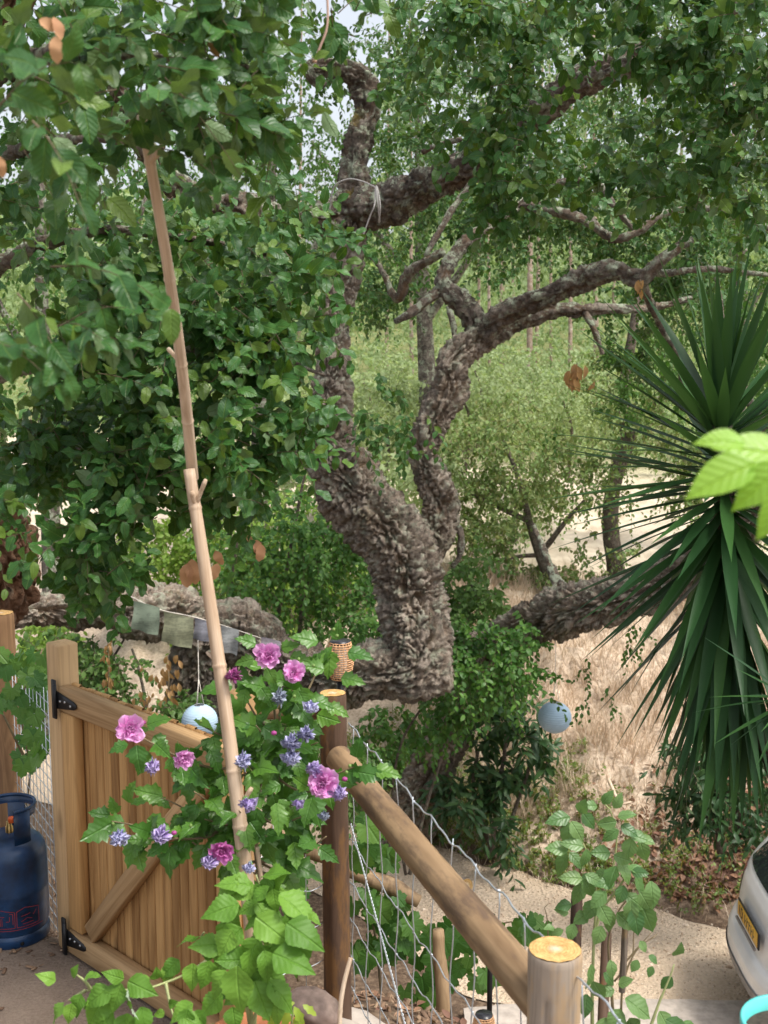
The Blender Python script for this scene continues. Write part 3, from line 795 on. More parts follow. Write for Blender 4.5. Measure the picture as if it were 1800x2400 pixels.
def foliage(parent, jobs, big=300, mat_near=OAKLEAF, mat_far=OAKLEAF_FAR, leaf_name='leaf', templates=NEAR_T, in_frame=True):
    """jobs: (A, D, L, K, size, nbias, droop, hang, class). The largest `big` leaves in view become single objects."""
    tw = MB()
    near, mid, farl = [], [], []
    for A, D, L, K, size, nb, droop, hang, cls in jobs:
        q = sprays(A, D, L, K, size, nb, droop, hang, tw, .0009 + size * .009)
        (near if cls == 'n' else mid if cls == 'm' else farl).append(q)
    st = MB()
    if near:
        P, Rm, sz = [np.concatenate([q[k] for q in near]) for k in range(3)]
        dp = depth_of(P)
        u = P[:, 0] / dp * FPX + 900
        v = 1200 - (P[:, 1] * SP + (P[:, 2] - CAMZ) * CP) / dp * FPX
        ok = (u > 0) & (u < 1800) & (v > 0) & (v < 2400)
        score = np.where(ok, sz / dp, 0)
        order = np.argsort(-score)
        sel, rest = order[:big], order[big:]
        ms = [raw_mesh(leaf_name, t[0], [t[1]], t[2]) for t in templates]
        for me in ms: me.materials.append(mat_near)
        for k in sel:
            M = np.eye(4); M[:3, :3] = Rm[k] * sz[k]; M[:3, 3] = P[k]
            link(leaf_name, ms[int(k) % len(ms)], None, parent, M)
        for k, t in enumerate(templates):
            q = rest[k::len(templates)]
            if len(q): scatter(st, t, P[q], Rm[q], sz[q])
    for lst, tm in ((mid, MID_T), (farl, [tiny_leaf(.30, .3, .12), tiny_leaf(.26, .1, .25)])):
        for q in lst:
            for k, t in enumerate(tm):
                scatter(st, t, q[0][k::len(tm)], q[1][k::len(tm)], q[2][k::len(tm)])
    o = st.build('foliage', mat_near if near else mat_far, parent)
    tag(o, kind='stuff')
    t = tw.build('twigs', TWIG, parent)
    tag(t, kind='stuff')
    return o

def clump(px, py, d, rx, ry, rd, n, L, K, size, out=(0, -.5, -.1), jit=.7, nb=(0, -.55, .75), droop=.5, hang=.6, cls='n'):
    A = blob(px, py, d, rx, ry, rd, n)
    D = np.asarray(out, float) + rng.normal(0, jit, (n, 3))
    return (A, D, rng.uniform(.6, 1.2, n) * L, K, size, nb, droop, hang, cls)

# nearest oak: leafy mass at the photo's left
jobs = []
for px, py, d, rx, ry, rd, n in [
        (90, 520, 3.6, 180, 120, .5, 26), (120, 760, 3.5, 200, 140, .5, 42), (90, 960, 3.5, 170, 150, .5, 40), (200, 1130, 3.5, 150, 130, .4, 38), (170, 1290, 3.5, 90, 80, .3, 16),
        (330, 640, 3.7, 130, 130, .5, 22), (330, 900, 3.6, 150, 150, .4, 34), (380, 1120, 3.6, 120, 110, .35, 24), (480, 780, 3.6, 130, 120, .4, 30), (560, 620, 3.8, 130, 110, .4, 26),
        (590, 900, 3.6, 140, 120, .4, 40), (520, 1050, 3.6, 130, 90, .4, 26), (650, 740, 3.7, 110, 120, .4, 30), (655, 950, 3.6, 85, 90, .3, 22), (725, 600, 3.9, 65, 90, .3, 12), (640, 1080, 3.6, 80, 70, .3, 12),
        (560, 1180, 3.6, 70, 60, .3, 8), (440, 480, 3.8, 140, 60, .4, 10), (260, 1360, 3.5, 50, 60, .2, 6), (20, 1150, 3.6, 90, 110, .3, 18), (650, 500, 3.9, 120, 40, .3, 8)]:
    jobs.append(clump(px, py, d, rx, ry, rd, int(n * 1.15), .18, 9, .064, droop=.18, hang=.3, out=(.25, -.5, .05), jit=.6))
for px, py, d, rx, ry, rd, n in [(120, 60, 2.3, 200, 120, .35, 15), (380, 60, 2.3, 160, 120, .35, 15), (560, 110, 2.3, 130, 130, .3, 14), (150, 260, 2.2, 180, 100, .3, 12), (420, 270, 2.3, 140, 90, .3, 14), (590, 260, 2.4, 70, 60, .2, 6), (820, 10, 2.6, 80, 40, .2, 5), (480, 380, 2.6, 100, 50, .2, 5), (100, -40, 3.0, 200, 90, .3, 14), (330, -30, 3.0, 200, 80, .3, 14), (560, -20, 3.0, 160, 80, .3, 12), (60, 180, 3.2, 160, 120, .3, 14), (300, 180, 3.2, 160, 120, .3, 14)]:
    jobs.append(clump(px, py, d, rx, ry, rd, n, .18, 8, .066, nb=(0, -.5, .8), droop=.25, hang=.35, out=(.4, -.4, 0)))
for px, py, d, rx, ry, rd, n in [(40, 790, 1.9, 110, 90, .15, 5), (60, 640, 1.8, 90, 60, .1, 3), (20, 260, 1.6, 60, 40, .1, 2)]:
    jobs.append(clump(px, py, d, rx, ry, rd, n, .18, 7, .066, out=(.6, -.2, 0), jit=.35))
# deeper leaves behind them, same tree
for px, py, d, rx, ry, rd, n in [(150, 300, 5.2, 260, 260, .8, 40), (350, 780, 5.4, 320, 260, .8, 55), (120, 1000, 5.2, 180, 240, .6, 35), (560, 560, 5.6, 220, 200, .7, 24)]:
    jobs.append(clump(px, py, d, rx, ry, rd, n, .3, 10, .062, cls='m'))
foliage(oak3, jobs, 300)
# a few dead brown leaves caught in it
dl = [raw_mesh('dry_leaf', *(lambda t: (t[0], [t[1]], t[2]))(t)) for t in NEAR_T[:3]]
for me in dl: me.materials.append(leaf_mat('dead_leaf', [(.50, .27, .15), (.62, .36, .2), (.45, .23, .13)], rough=.7, transl=.2, spec=.2))
for px, py, d, s, a in [(92, 45, 1.9, .034, 30), (125, 40, 1.9, .036, 70), (130, 85, 1.9, .04, 88), (488, 100, 2.2, .032, 50), (495, 95, 2.2, .03, 10), (-5, 365, 1.7, .03, 80), (440, 1320, 3.5, .075, 95), (450, 1310, 3.5, .08, 85), (510, 1320, 3.5, .06, 110), (505, 1290, 3.5, .05, 70), (600, 1265, 3.5, .05, 80), (612, 1275, 3.5, .055, 95), (580, 1255, 3.5, .03, 60)]:
    y = np.array((math.cos(R(a)), 0, -math.sin(R(a))))
    Rm = orient(y, np.array((.2, -1, .3)) + rng.normal(0, .3, 3))
    M = np.eye(4); M[:3, :3] = Rm * s; M[:3, 3] = W(px, py, d)
    link('dry_leaf', dl[int(px) % 3], None, oak3, M)

# big oak: sprays over the upper right, and the small-leaved crown further back
jobs = []
for px, py, d, rx, ry, rd, n in [
        (1130, 90, 5.4, 170, 110, .5, 44), (1330, 20, 5.2, 170, 80, .5, 40), (1550, 60, 4.9, 190, 100, .5, 48), (1730, 120, 4.6, 120, 130, .5, 38), (1600, 230, 5.0, 170, 110, .5, 48), (1740, 330, 4.8, 110, 120, .5, 34), (1180, 250, 5.4, 110, 110, .4, 36),
        (1170, 390, 5.4, 110, 90, .4, 30), (1440, 370, 5.6, 140, 70, .5, 26), (1560, 400, 5.3, 120, 80, .4, 26), (1300, 440, 5.7, 60, 50, .3, 6), (1640, 470, 5.2, 110, 60, .4, 14), (1760, 520, 5.0, 60, 40, .3, 4), (980, 130, 5.6, 110, 110, .4, 22), (1030, 280, 5.7, 60, 70, .3, 8), (1180, 480, 5.4, 70, 40, .2, 6)]:
    jobs.append(clump(px, py, d, rx, ry, rd, n, .22, 9, .074, droop=.3, hang=.45))
for px, py, d, rx, ry, rd, n in [(900, 960, 8.9, 70, 80, .4, 16), (960, 1010, 9.0, 50, 60, .3, 8), (860, 1000, 8.9, 40, 70, .3, 8)]:
    jobs.append(clump(px, py, d, rx, ry, rd, n, .22, 8, .075, cls='m'))
for px, py, d, rx, ry, rd, n in [
        (1000, 60, 9.5, 330, 150, 1.4, 260), (1400, 100, 9.0, 360, 180, 1.4, 320), (1700, 250, 8.6, 200, 260, 1.2, 240), (1350, 380, 11.6, 320, 150, .9, 400), (1550, 540, 11.4, 260, 140, .9, 340), (1250, 540, 11.6, 240, 100, .8, 210), (1680, 620, 11, 180, 130, .9, 130), (650, 80, 9.2, 200, 140, 1.2, 150),
        (1480, 820, 11.6, 110, 120, .6, 90), (1560, 700, 11.6, 130, 90, .6, 90), (930, 660, 11.2, 110, 80, .8, 60), (900, 590, 11.4, 90, 70, .8, 40), (880, 720, 11.2, 70, 50, .6, 30), (1150, 640, 10.8, 60, 30, .5, 16), (1030, 480, 11.2, 140, 80, .8, 90), (960, 300, 11.5, 170, 120, .9, 110)]:
    jobs.append(clump(px, py, d, rx, ry, rd, int(n * .72), .30, 14, .064, cls='m', nb=(0, -.3, .9), droop=.3, hang=.4))
foliage(oak, jobs, 300)

# leaning oak: its own foliage at the right edge and twigs hanging below its limb
jobs = []
for px, py, d, rx, ry, rd, n in [(1820, 700, 8.8, 160, 200, 1.0, 90), (1760, 980, 9.4, 120, 120, .8, 70), (1900, 1000, 8.6, 130, 220, 1.0, 60), (1500, 900, 10.5, 120, 100, .7, 50)]:
    jobs.append(clump(px, py, d, rx, ry, rd, n, .3, 12, .062, cls='m', nb=(0, -.3, .9)))
for px, py, d, rx, ry, rd, n in [(1370, 1560, 10.1, 10, 40, .1, 4), (1365, 1640, 10.1, 14, 30, .1, 3), (1470, 1510, 10.0, 20, 30, .1, 4), (1430, 1620, 10.0, 6, 50, .1, 3), (1490, 1480, 9.9, 20, 20, .1, 4), (1290, 1000, 10.6, 20, 30, .2, 3)]:
    jobs.append(clump(px, py, d, rx, ry, rd, n, .2, 8, .05, out=(0, 0, -1), jit=.3, cls='m', droop=.2))
foliage(oak2, jobs, 0, mat_near=OAKLEAF_FAR)
# ------------------------------------------------------------------ trees and shrubs behind
BARK_PALE = bark_mat('eucalyptus_bark', (.22, .15, .11), (.38, .28, .22), (.58, .49, .42), (.45, .25, .15), lich=.0, scale=.5)
BARK_SHRUB = bark_mat('shrub_bark', (.07, .055, .045), (.14, .11, .085), (.24, .19, .15), (.2, .13, .08), lich=.2, scale=2)
def shrub(name, label, cat, base, stems, jobs, mat, group=None, tmpl=None, stem_mat=None, crown='crown'):
    """stems: lists of (px,py,d,r px). jobs as in foliage()."""
    t = thing(name, base, label, cat, group)
    mb = MB()
    for k, s in enumerate(stems):
        Q, _ = spline(np.array([np.append(W(a, b, d), r * d / FPX) for a, b, d, r in s]), .05)
        Q[:, :3] += .012 * np.stack([fbm(Q[:, :3] * 7, 2, k + j) for j in range(3)], 1)
        mb.tube(Q[:, :3], np.maximum(Q[:, 3], .003), 7)
    if stems:
        mb.build('trunk' if cat == 'tree' else 'stems', stem_mat or BARK_SHRUB, t)
    st, tw = MB(), MB()
    for A, D, L, K, size, nb, droop, hang, cls in jobs:
        q = sprays(A, D, L, K, size, nb, droop, hang, tw, .002 + size * .01)
        tm = tmpl or ([tiny_leaf(.28, .3, .15), tiny_leaf(.34, .1, .2)] if cls == 'f' else MID_T)
        for k, tp in enumerate(tm):
            scatter(st, tp, q[0][k::len(tm)], q[1][k::len(tm)], q[2][k::len(tm)])
    tag(st.build(crown, mat, t), kind='stuff')
    tag(tw.build('twigs', TWIG, t), kind='stuff')
    return t
def base_at(px, py, d):
    p = W(px, py, d)
    return (p[0], p[1], tz(p[0], p[1])[0])
LIME = leaf_mat('lime_leaf', [(.14, .26, .04), (.22, .36, .06), (.30, .42, .08), (.18, .28, .06)], rough=.5, transl=.4, spec=.3)
MIDGREEN = leaf_mat('shrub_leaf', [(.06, .13, .03), (.10, .20, .045), (.15, .26, .06), (.08, .15, .04)], rough=.5, transl=.35, spec=.35)
OLIVE = leaf_mat('olive_leaf', [(.10, .18, .045), (.16, .25, .07), (.21, .30, .09), (.24, .23, .08), (.13, .20, .06)], rough=.5, transl=.3, spec=.3)
PALE = leaf_mat('pale_bush_leaf', [(.24, .32, .15), (.31, .39, .20), (.39, .47, .26), (.28, .35, .18)], rough=.55, transl=.4, spec=.2)
GLOSSY = leaf_mat('glossy_leaf', [(.022, .062, .02), (.038, .092, .03), (.06, .125, .036)], under=(.09, .13, .06), rough=.42, transl=.15, spec=.3)
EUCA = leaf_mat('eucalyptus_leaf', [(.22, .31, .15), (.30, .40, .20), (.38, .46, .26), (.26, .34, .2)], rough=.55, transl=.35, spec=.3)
VINEGREEN = leaf_mat('climber_leaf', [(.055, .15, .03), (.085, .21, .04), (.15, .30, .05), (.07, .17, .035)], rough=.45, transl=.32, spec=.4)

# shrubs seen under the big oak
J = lambda *a, **k: clump(*a, **k)
shrub('bush', 'yellow-green bush between the oak limb and the hanging oak leaves', 'bush', base_at(640, 1560, 13.5),
      [[(690, 1640, 13, 7), (705, 1450, 13, 5), (730, 1330, 13, 4), (770, 1230, 13, 3)], [(620, 1640, 13.2, 8), (660, 1400, 13.2, 5), (700, 1180, 13.2, 4), (720, 1090, 13.2, 2)], [(560, 1640, 13.4, 7), (540, 1400, 13.4, 4), (560, 1250, 13.4, 3)]],
      [J(640, 1330, 13.4, 170, 170, .9, 210, .4, 12, .085, cls='m', nb=(0, -.4, .9), hang=.3), J(790, 1330, 13.0, 90, 190, .6, 190, .35, 12, .08, cls='m', nb=(0, -.4, .9), hang=.3), J(860, 1450, 12.6, 70, 90, .5, 60, .35, 12, .08, cls='m', nb=(0, -.4, .9), hang=.3)], VINEGREEN)
shrub('bush', 'bright lime bush glowing behind the prayer flags and the oak limb', 'bush', base_at(520, 1500, 16),
      [[(520, 1620, 16, 7), (540, 1400, 16, 5), (600, 1250, 16, 3)], [(640, 1600, 16.4, 6), (680, 1350, 16.4, 4)]],
      [J(560, 1300, 16.5, 230, 150, 1.2, 330, .5, 14, .09, cls='m', hang=.3), J(330, 1320, 16, 150, 110, 1.0, 160, .5, 14, .09, cls='m', hang=.3), J(760, 1260, 16.2, 170, 150, 1.0, 240, .5, 14, .09, cls='m', hang=.3), J(650, 1440, 15.6, 220, 90, 1.0, 160, .5, 14, .09, cls='m', hang=.3)], LIME)
shrub('bush', 'leafy green bush behind the gate, below the oak limb', 'bush', base_at(300, 1650, 9.2),
      [[(330, 1900, 9.2, 6), (340, 1650, 9.2, 4), (310, 1520, 9.2, 3)], [(260, 1900, 9.4, 6), (250, 1600, 9.4, 4), (300, 1480, 9.4, 2)], [(400, 1900, 9, 5), (380, 1680, 9, 4), (420, 1560, 9, 2)]],
      [J(290, 1590, 9.3, 130, 110, .6, 120, .3, 12, .06, cls='m', nb=(0, -.5, .8), hang=.3), J(420, 1700, 9.2, 120, 90, .5, 80, .3, 12, .06, cls='m'), J(160, 1560, 9.6, 90, 110, .5, 70, .3, 12, .07, cls='m'), J(620, 1720, 9.2, 170, 80, .5, 100, .3, 12, .06, cls='m'), J(760, 1800, 9.0, 120, 130, .5, 110, .3, 12, .06, cls='m')], MIDGREEN)
shrub('bush', 'lime-green bush glimpsed at far left between the two wooden posts', 'bush', base_at(90, 1600, 12),
      [[(90, 1800, 12, 6), (100, 1600, 12, 4), (80, 1500, 12, 3)]],
      [J(80, 1530, 12, 110, 120, .8, 130, .35, 12, .085, cls='m', hang=.3)], LIME)
# climber with small fresh leaves over the leaning oak
shrub('climbing_plant', 'fresh green climber with small leaflets trailing over the leaning oak limb', 'climber', base_at(1010, 1900, 10.2),
      [[(960, 2050, 10.2, 5), (1010, 1850, 10.3, 4), (1080, 1650, 10.4, 4), (1160, 1500, 10.3, 3), (1220, 1520, 10.2, 2)], [(950, 2050, 10.3, 4), (920, 1850, 10.2, 3), (960, 1700, 10.2, 3), (1050, 1600, 10.2, 2)]],
      [J(1120, 1530, 10.0, 110, 70, .4, 95, .35, 14, .07, out=(.2, -.4, .1), cls='m', nb=(0, -.4, .9), hang=.3), J(1190, 1600, 10.0, 80, 60, .3, 45, .3, 13, .065, cls='m', nb=(0, -.4, .9), hang=.3), J(1080, 1640, 10.2, 100, 60, .4, 56, .3, 13, .07, cls='m', nb=(0, -.5, .8)), J(950, 1695, 10.6, 110, 45, .4, 38, .3, 13, .075, cls='m', nb=(0, -.5, .8)), J(880, 1800, 12.8, 90, 90, .4, 70, .3, 13, .085, cls='m'), J(1000, 1760, 12.8, 90, 60, .3, 40, .3, 13, .08, cls='m'), J(1240, 1480, 10.2, 40, 40, .2, 14, .25, 12, .06, cls='m')], VINEGREEN)
shrub('bush', 'green bush seen between the oak trunk and the leaning limb', 'bush', base_at(1120, 1480, 13),
      [[(1130, 1650, 13, 6), (1120, 1430, 13, 4), (1090, 1330, 13, 3)]],
      [J(1110, 1370, 13, 90, 110, .6, 120, .35, 12, .08, cls='m', hang=.3), J(1060, 1450, 12.6, 50, 90, .5, 50, .3, 12, .075, cls='m', hang=.3)], MIDGREEN)
for k, (px, py, d, rx, ry, n, lab) in enumerate([(900, 1010, 19, 130, 120, 190, 'pale soft bush filling the gap in the trunk fork'), (760, 1080, 20, 130, 110, 150, 'pale soft bush left of the trunk fork'), (1090, 960, 21, 150, 120, 200, 'pale soft bush just right of the curved oak stem'), (1330, 980, 22, 160, 110, 190, 'pale soft bush under the far eucalyptus stems'), (1200, 1180, 18, 120, 70, 90, 'low pale bush on the sandy terrace'), (860, 930, 27, 170, 120, 230, 'far pale thicket seen left of the curved oak stem'), (1120, 900, 28, 170, 110, 210, 'far pale thicket seen right of the curved oak stem'), (1380, 930, 28, 170, 100, 190, 'far pale thicket left of the yucca tips'), (640, 980, 25, 150, 120, 160, 'far pale thicket behind the hanging oak leaves'), (1010, 1120, 17, 90, 80, 90, 'pale bush in the notch right of the trunk fork')]):
    shrub('bush', lab, 'bush', base_at(px, py + 100, d), [[(px, py + 150, d, 5), (px + 10, py + 30, d, 4), (px - 10, py - 40, d, 2)]],
          [J(px, py, d, rx, ry, 1.2, n, .6, 14, .10, cls='m', hang=.3, nb=(0, -.3, 1))], PALE, 'pale bushes behind the big oak')
# evergreen shrubs with long glossy leaves
LONG_T = [leaf_tmpl(5, .15, f, c, 0, (.1, .6, .9, 1.0, .7, 0), .1, s) for f, c, s in ((.3, .3, 1), (.2, .6, 2))]
shrub('loquat_bush', 'dark glossy evergreen bush below the blue paper lantern', 'bush', base_at(1180, 1960, 11.4),
      [[(1150, 2010, 11.4, 8), (1170, 1850, 11.4, 6), (1190, 1720, 11.4, 4)], [(1160, 2010, 11.5, 7), (1110, 1860, 11.5, 5), (1120, 1760, 11.5, 4)], [(1170, 2000, 11.3, 6), (1230, 1830, 11.3, 4), (1250, 1760, 11.3, 3)]],
      [J(1180, 1770, 11.4, 95, 120, .45, 75, .3, 10, .16, out=(0, -.3, .5), cls='m', nb=(0, -.4, .9), hang=.15, droop=.3), J(1150, 1880, 11.4, 90, 90, .45, 55, .3, 10, .15, out=(0, -.4, .2), cls='m', nb=(0, -.4, .9), hang=.3)], GLOSSY, tmpl=LONG_T)
shrub('laurel_bush', 'dark leathery bush behind the hanging yucca leaves', 'bush', base_at(1680, 1950, 9.6),
      [[(1690, 2000, 9.6, 9), (1670, 1850, 9.6, 6), (1640, 1700, 9.6, 4)], [(1720, 2000, 9.7, 8), (1740, 1800, 9.7, 6), (1720, 1650, 9.7, 4)]],
      [J(1680, 1700, 9.7, 120, 150, .5, 110, .3, 10, .11, cls='m', nb=(0, -.4, .9), hang=.4), J(1640, 1860, 9.6, 80, 90, .4, 45, .3, 10, .12, cls='m', hang=.5), J(1780, 1800, 9.8, 90, 170, .5, 80, .3, 10, .11, cls='m', hang=.4)], GLOSSY, tmpl=LONG_T)
# small tree with a pale thin crown past the sandy terrace
shrub('young_oak', 'thin-crowned pale tree with orange-tinged leaves beyond the leaning limb', 'tree', base_at(1320, 1440, 15.5),
      [[(1330, 1480, 15.3, 22), (1300, 1380, 15.4, 18), (1262, 1290, 15.5, 13), (1240, 1220, 15.6, 9), (1215, 1120, 15.7, 6), (1180, 1030, 15.8, 4)], [(1265, 1300, 15.5, 8), (1320, 1230, 15.4, 6), (1370, 1170, 15.3, 3)], [(1240, 1220, 15.6, 7), (1150, 1180, 15.8, 5), (1090, 1150, 16, 3)], [(1270, 1300, 15.5, 6), (1180, 1310, 15.4, 4), (1110, 1340, 15.3, 3)]],
      [J(1180, 1060, 16, 150, 130, 1.0, 220, .45, 13, .075, cls='m', hang=.3, nb=(0, -.3, 1)), J(1290, 1120, 15.6, 110, 110, .9, 100, .45, 12, .075, cls='m', hang=.3), J(1130, 1220, 15.8, 110, 90, .9, 90, .45, 12, .075, cls='m', hang=.4), J(1290, 1300, 15.4, 130, 90, .7, 55, .4, 12, .075, cls='m', hang=.5), J(1370, 1330, 15.2, 80, 80, .6, 24, .4, 12, .075, cls='m', hang=.5)], OLIVE, stem_mat=BARK_SHRUB)
shrub('oak_tree', 'dark-stemmed tree rising behind the yucca, small leaves hanging', 'tree', base_at(1440, 1420, 15),
      [[(1455, 1500, 15, 26), (1445, 1350, 15, 22), (1430, 1230, 15, 20), (1440, 1130, 15, 18), (1470, 1020, 15, 20), (1460, 930, 15, 16), (1480, 800, 15, 12), (1500, 650, 15, 8)], [(1465, 1020, 15, 10), (1540, 940, 14.8, 8), (1620, 900, 14.6, 5)]],
      [J(1490, 980, 14.6, 130, 120, 1.0, 110, .45, 13, .07, cls='m', hang=.5), J(1620, 1080, 14.4, 150, 120, 1.0, 110, .45, 13, .07, cls='m', hang=.5), J(1420, 1130, 14.6, 90, 120, .8, 45, .45, 13, .07, cls='m', hang=.5), J(1450, 1330, 14.4, 90, 60, .6, 24, .4, 12, .07, cls='m', hang=.5), J(1400, 880, 15, 70, 80, .7, 34, .4, 12, .07, cls='m', hang=.5), J(1700, 1250, 14.4, 120, 140, 1.0, 90, .45, 13, .07, cls='m', hang=.5)], OLIVE)

# more oaks behind: they close the canopy above
def back_oak(label, px, d, jobs, lean=0, r=22, top=250):
    base = base_at(px, 1500, d)
    vb = 1200 - ((base[1] * SP + (base[2] - CAMZ) * CP) / d * FPX)
    stems = [[(px, vb + 30, d, r * 1.3), (px + lean * .3, (vb + top) * .6, d, r), (px + lean * .7, (vb + top) * .42, d, r * .8), (px + lean, top, d, r * .4)],
             [(px + lean * .4, (vb + top) * .5, d, r * .5), (px + 130, (vb + top) * .36, d - .3, r * .35), (px + 260, top + 50, d - .5, r * .15)],
             [(px + lean * .5, (vb + top) * .46, d, r * .5), (px - 150, (vb + top) * .34, d + .3, r * .35), (px - 280, top + 80, d + .4, r * .15)]]
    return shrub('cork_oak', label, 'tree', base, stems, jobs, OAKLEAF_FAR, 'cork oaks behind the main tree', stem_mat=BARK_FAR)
back_oak('distant cork oak whose sunlit crown fills the space left of the forked trunk', 600, 17,
         [J(420, 300, 16.5, 330, 240, 1.8, 241, .6, 15, .075, cls='m', nb=(0, -.3, .9)), J(720, 330, 16.5, 260, 230, 1.6, 241, .6, 15, .075, cls='m', nb=(0, -.3, .9)), J(620, 660, 16.8, 260, 150, 1.4, 132, .6, 15, .075, cls='m')], 40)
back_oak('distant cork oak whose bright crown shows right of the bent trunk', 1010, 19,
         [J(980, 300, 18.5, 300, 230, 2.0, 264, .65, 15, .08, cls='m', nb=(0, -.3, .9)), J(1250, 420, 18.5, 260, 190, 1.8, 190, .65, 15, .08, cls='m'), J(960, 560, 18, 200, 100, 1.4, 92, .6, 15, .075, cls='m')], -30)
back_oak('distant cork oak closing the canopy above the yucca', 1720, 17,
         [J(1650, 200, 16.5, 330, 260, 1.8, 247, .65, 15, .078, cls='m', nb=(0, -.3, .9)), J(1720, 560, 16.5, 300, 230, 1.8, 230, .65, 15, .078, cls='m'), J(1780, 900, 16.5, 240, 220, 1.6, 149, .6, 15, .075, cls='m'), J(1350, 180, 17.5, 260, 200, 1.8, 172, .65, 15, .08, cls='m')], 20)
back_oak('distant cork oak at far left behind the hanging oak leaves', 130, 15,
         [J(150, 420, 14.5, 330, 330, 1.8, 241, .6, 15, .075, cls='m'), J(150, 900, 14.5, 300, 260, 1.6, 190, .6, 15, .075, cls='m'), J(420, 1020, 15, 200, 150, 1.4, 92, .6, 15, .075, cls='m')], -40)

# eucalyptus wood on the far hillside
def eucalypt(px, d, r, foot, crown_n, lab, lean=0):
    r = r * random.uniform(.7, 1.3)
    base = base_at(px, 1100, d)
    vb = 1200 - ((base[1] * SP + (base[2] - CAMZ) * CP) / d * FPX)
    top = -200 * 45 / d * random.uniform(.5, 1.2)
    stems = [[(px, vb + 12, d, r), (px + lean * .3, vb * .7 + top * .3, d, r * .85), (px + lean * .6, vb * .4 + top * .6, d, r * .6), (px + lean, top, d, r * .3)]]
    jobs = [J(px + lean * .6 + random.uniform(-40, 40), random.uniform(250, 700), d, 110, 150, 1.6, crown_n, 1.2, 14, .20, cls='f', droop=.7, hang=.8, nb=(0, -.5, .6)),
            J(px + lean * .8 + random.uniform(-50, 50), random.uniform(0, 300), d, 120, 170, 1.6, crown_n, 1.2, 14, .20, cls='f', droop=.7, hang=.8, nb=(0, -.5, .6))]
    t = shrub('eucalyptus_tree', lab, 'tree', base, stems, jobs, EUCA, 'eucalyptus trees on the far hillside', stem_mat=BARK_PALE)
    return t
EUC = [(1240, 34, 6, 60, 8), (1292, 40, 5, 60, -6), (1336, 36, 7, 60, 5), (1398, 33, 8, 60, -8), (1175, 44, 5, 60, 6), (1120, 40, 5, 60, 10), (1440, 42, 6, 60, -6), (905, 40, 6, 60, 10), (965, 36, 5, 60, -5), (1510, 38, 6, 60, 4), (700, 44, 6, 60, 8), (1600, 44, 6, 60, -5), (1365, 52, 6, 60, 14), (1205, 56, 6, 60, -14), (550, 42, 6, 60, 0), (1720, 46, 6, 60, 0), (1255, 38, 4, 40, 24), (1150, 34, 4, 40, -18)]
ORD = 'first second third fourth fifth sixth seventh eighth ninth tenth eleventh twelfth thirteenth fourteenth fifteenth sixteenth seventeenth eighteenth nineteenth twentieth'.split()
EUC = sorted(EUC)[:40]
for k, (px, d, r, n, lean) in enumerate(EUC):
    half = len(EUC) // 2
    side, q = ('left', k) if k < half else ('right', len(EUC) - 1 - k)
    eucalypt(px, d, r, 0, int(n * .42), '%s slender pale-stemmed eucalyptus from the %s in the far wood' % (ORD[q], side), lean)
# undergrowth covering the far hillside: one mass
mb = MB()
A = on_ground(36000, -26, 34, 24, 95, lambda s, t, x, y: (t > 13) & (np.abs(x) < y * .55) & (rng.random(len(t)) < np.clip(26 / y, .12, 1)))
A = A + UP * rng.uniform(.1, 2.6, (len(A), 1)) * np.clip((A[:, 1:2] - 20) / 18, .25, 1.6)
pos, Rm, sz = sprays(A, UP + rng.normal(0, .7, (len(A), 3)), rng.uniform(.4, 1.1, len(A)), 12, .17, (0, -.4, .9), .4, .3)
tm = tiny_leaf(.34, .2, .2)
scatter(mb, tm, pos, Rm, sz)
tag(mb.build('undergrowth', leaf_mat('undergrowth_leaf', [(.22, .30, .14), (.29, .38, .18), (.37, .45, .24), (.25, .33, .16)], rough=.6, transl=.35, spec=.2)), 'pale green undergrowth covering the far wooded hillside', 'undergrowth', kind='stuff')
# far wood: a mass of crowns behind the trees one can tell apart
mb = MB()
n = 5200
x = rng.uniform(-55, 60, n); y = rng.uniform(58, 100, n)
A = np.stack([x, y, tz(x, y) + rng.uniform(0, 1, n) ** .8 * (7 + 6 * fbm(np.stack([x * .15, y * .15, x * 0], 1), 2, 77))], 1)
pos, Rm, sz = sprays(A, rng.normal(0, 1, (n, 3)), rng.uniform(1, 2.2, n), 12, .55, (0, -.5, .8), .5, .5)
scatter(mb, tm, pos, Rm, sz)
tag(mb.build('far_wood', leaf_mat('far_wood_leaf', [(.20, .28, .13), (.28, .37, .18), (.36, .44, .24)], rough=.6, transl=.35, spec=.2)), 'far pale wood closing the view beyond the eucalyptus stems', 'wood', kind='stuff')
# ------------------------------------------------------------------ fence, gate and yard things
PINE = wood_mat('gate_pine', (.26, .132, .046), (.56, .325, .13), grain=(34, 34, 2.0), knots=.9)
PINE_RAIL = wood_mat('gate_rail_pine', (.32, .19, .085), (.58, .385, .20), grain=(34, 34, 1.8), knots=.7)
POST_BROWN = wood_mat('stained_post', (.032, .018, .012), (.105, .062, .04), grain=(30, 30, 2.5), knots=.2, patch=(.26, .13, .04), patch_amt=.5, rough=.6)
LOG = wood_mat('peeled_log', (.16, .097, .05), (.37, .25, .14), grain=(22, 22, 1.6), knots=.6, patch=(.10, .065, .045), patch_amt=.75)
LOG_GREY = wood_mat('weathered_post', (.10, .078, .062), (.34, .275, .215), grain=(40, 40, 1.6), knots=.25, patch=(.45, .28, .12), patch_amt=.5)
WIRE = plain('galvanised_wire', (.52, .56, .60), .38, .65, .1, .6)
BLACK_IRON = plain('black_iron', (.02, .02, .022), .45, .3, .2)
STEEL = plain('bright_screw', (.6, .6, .6), .35, .9, .1)

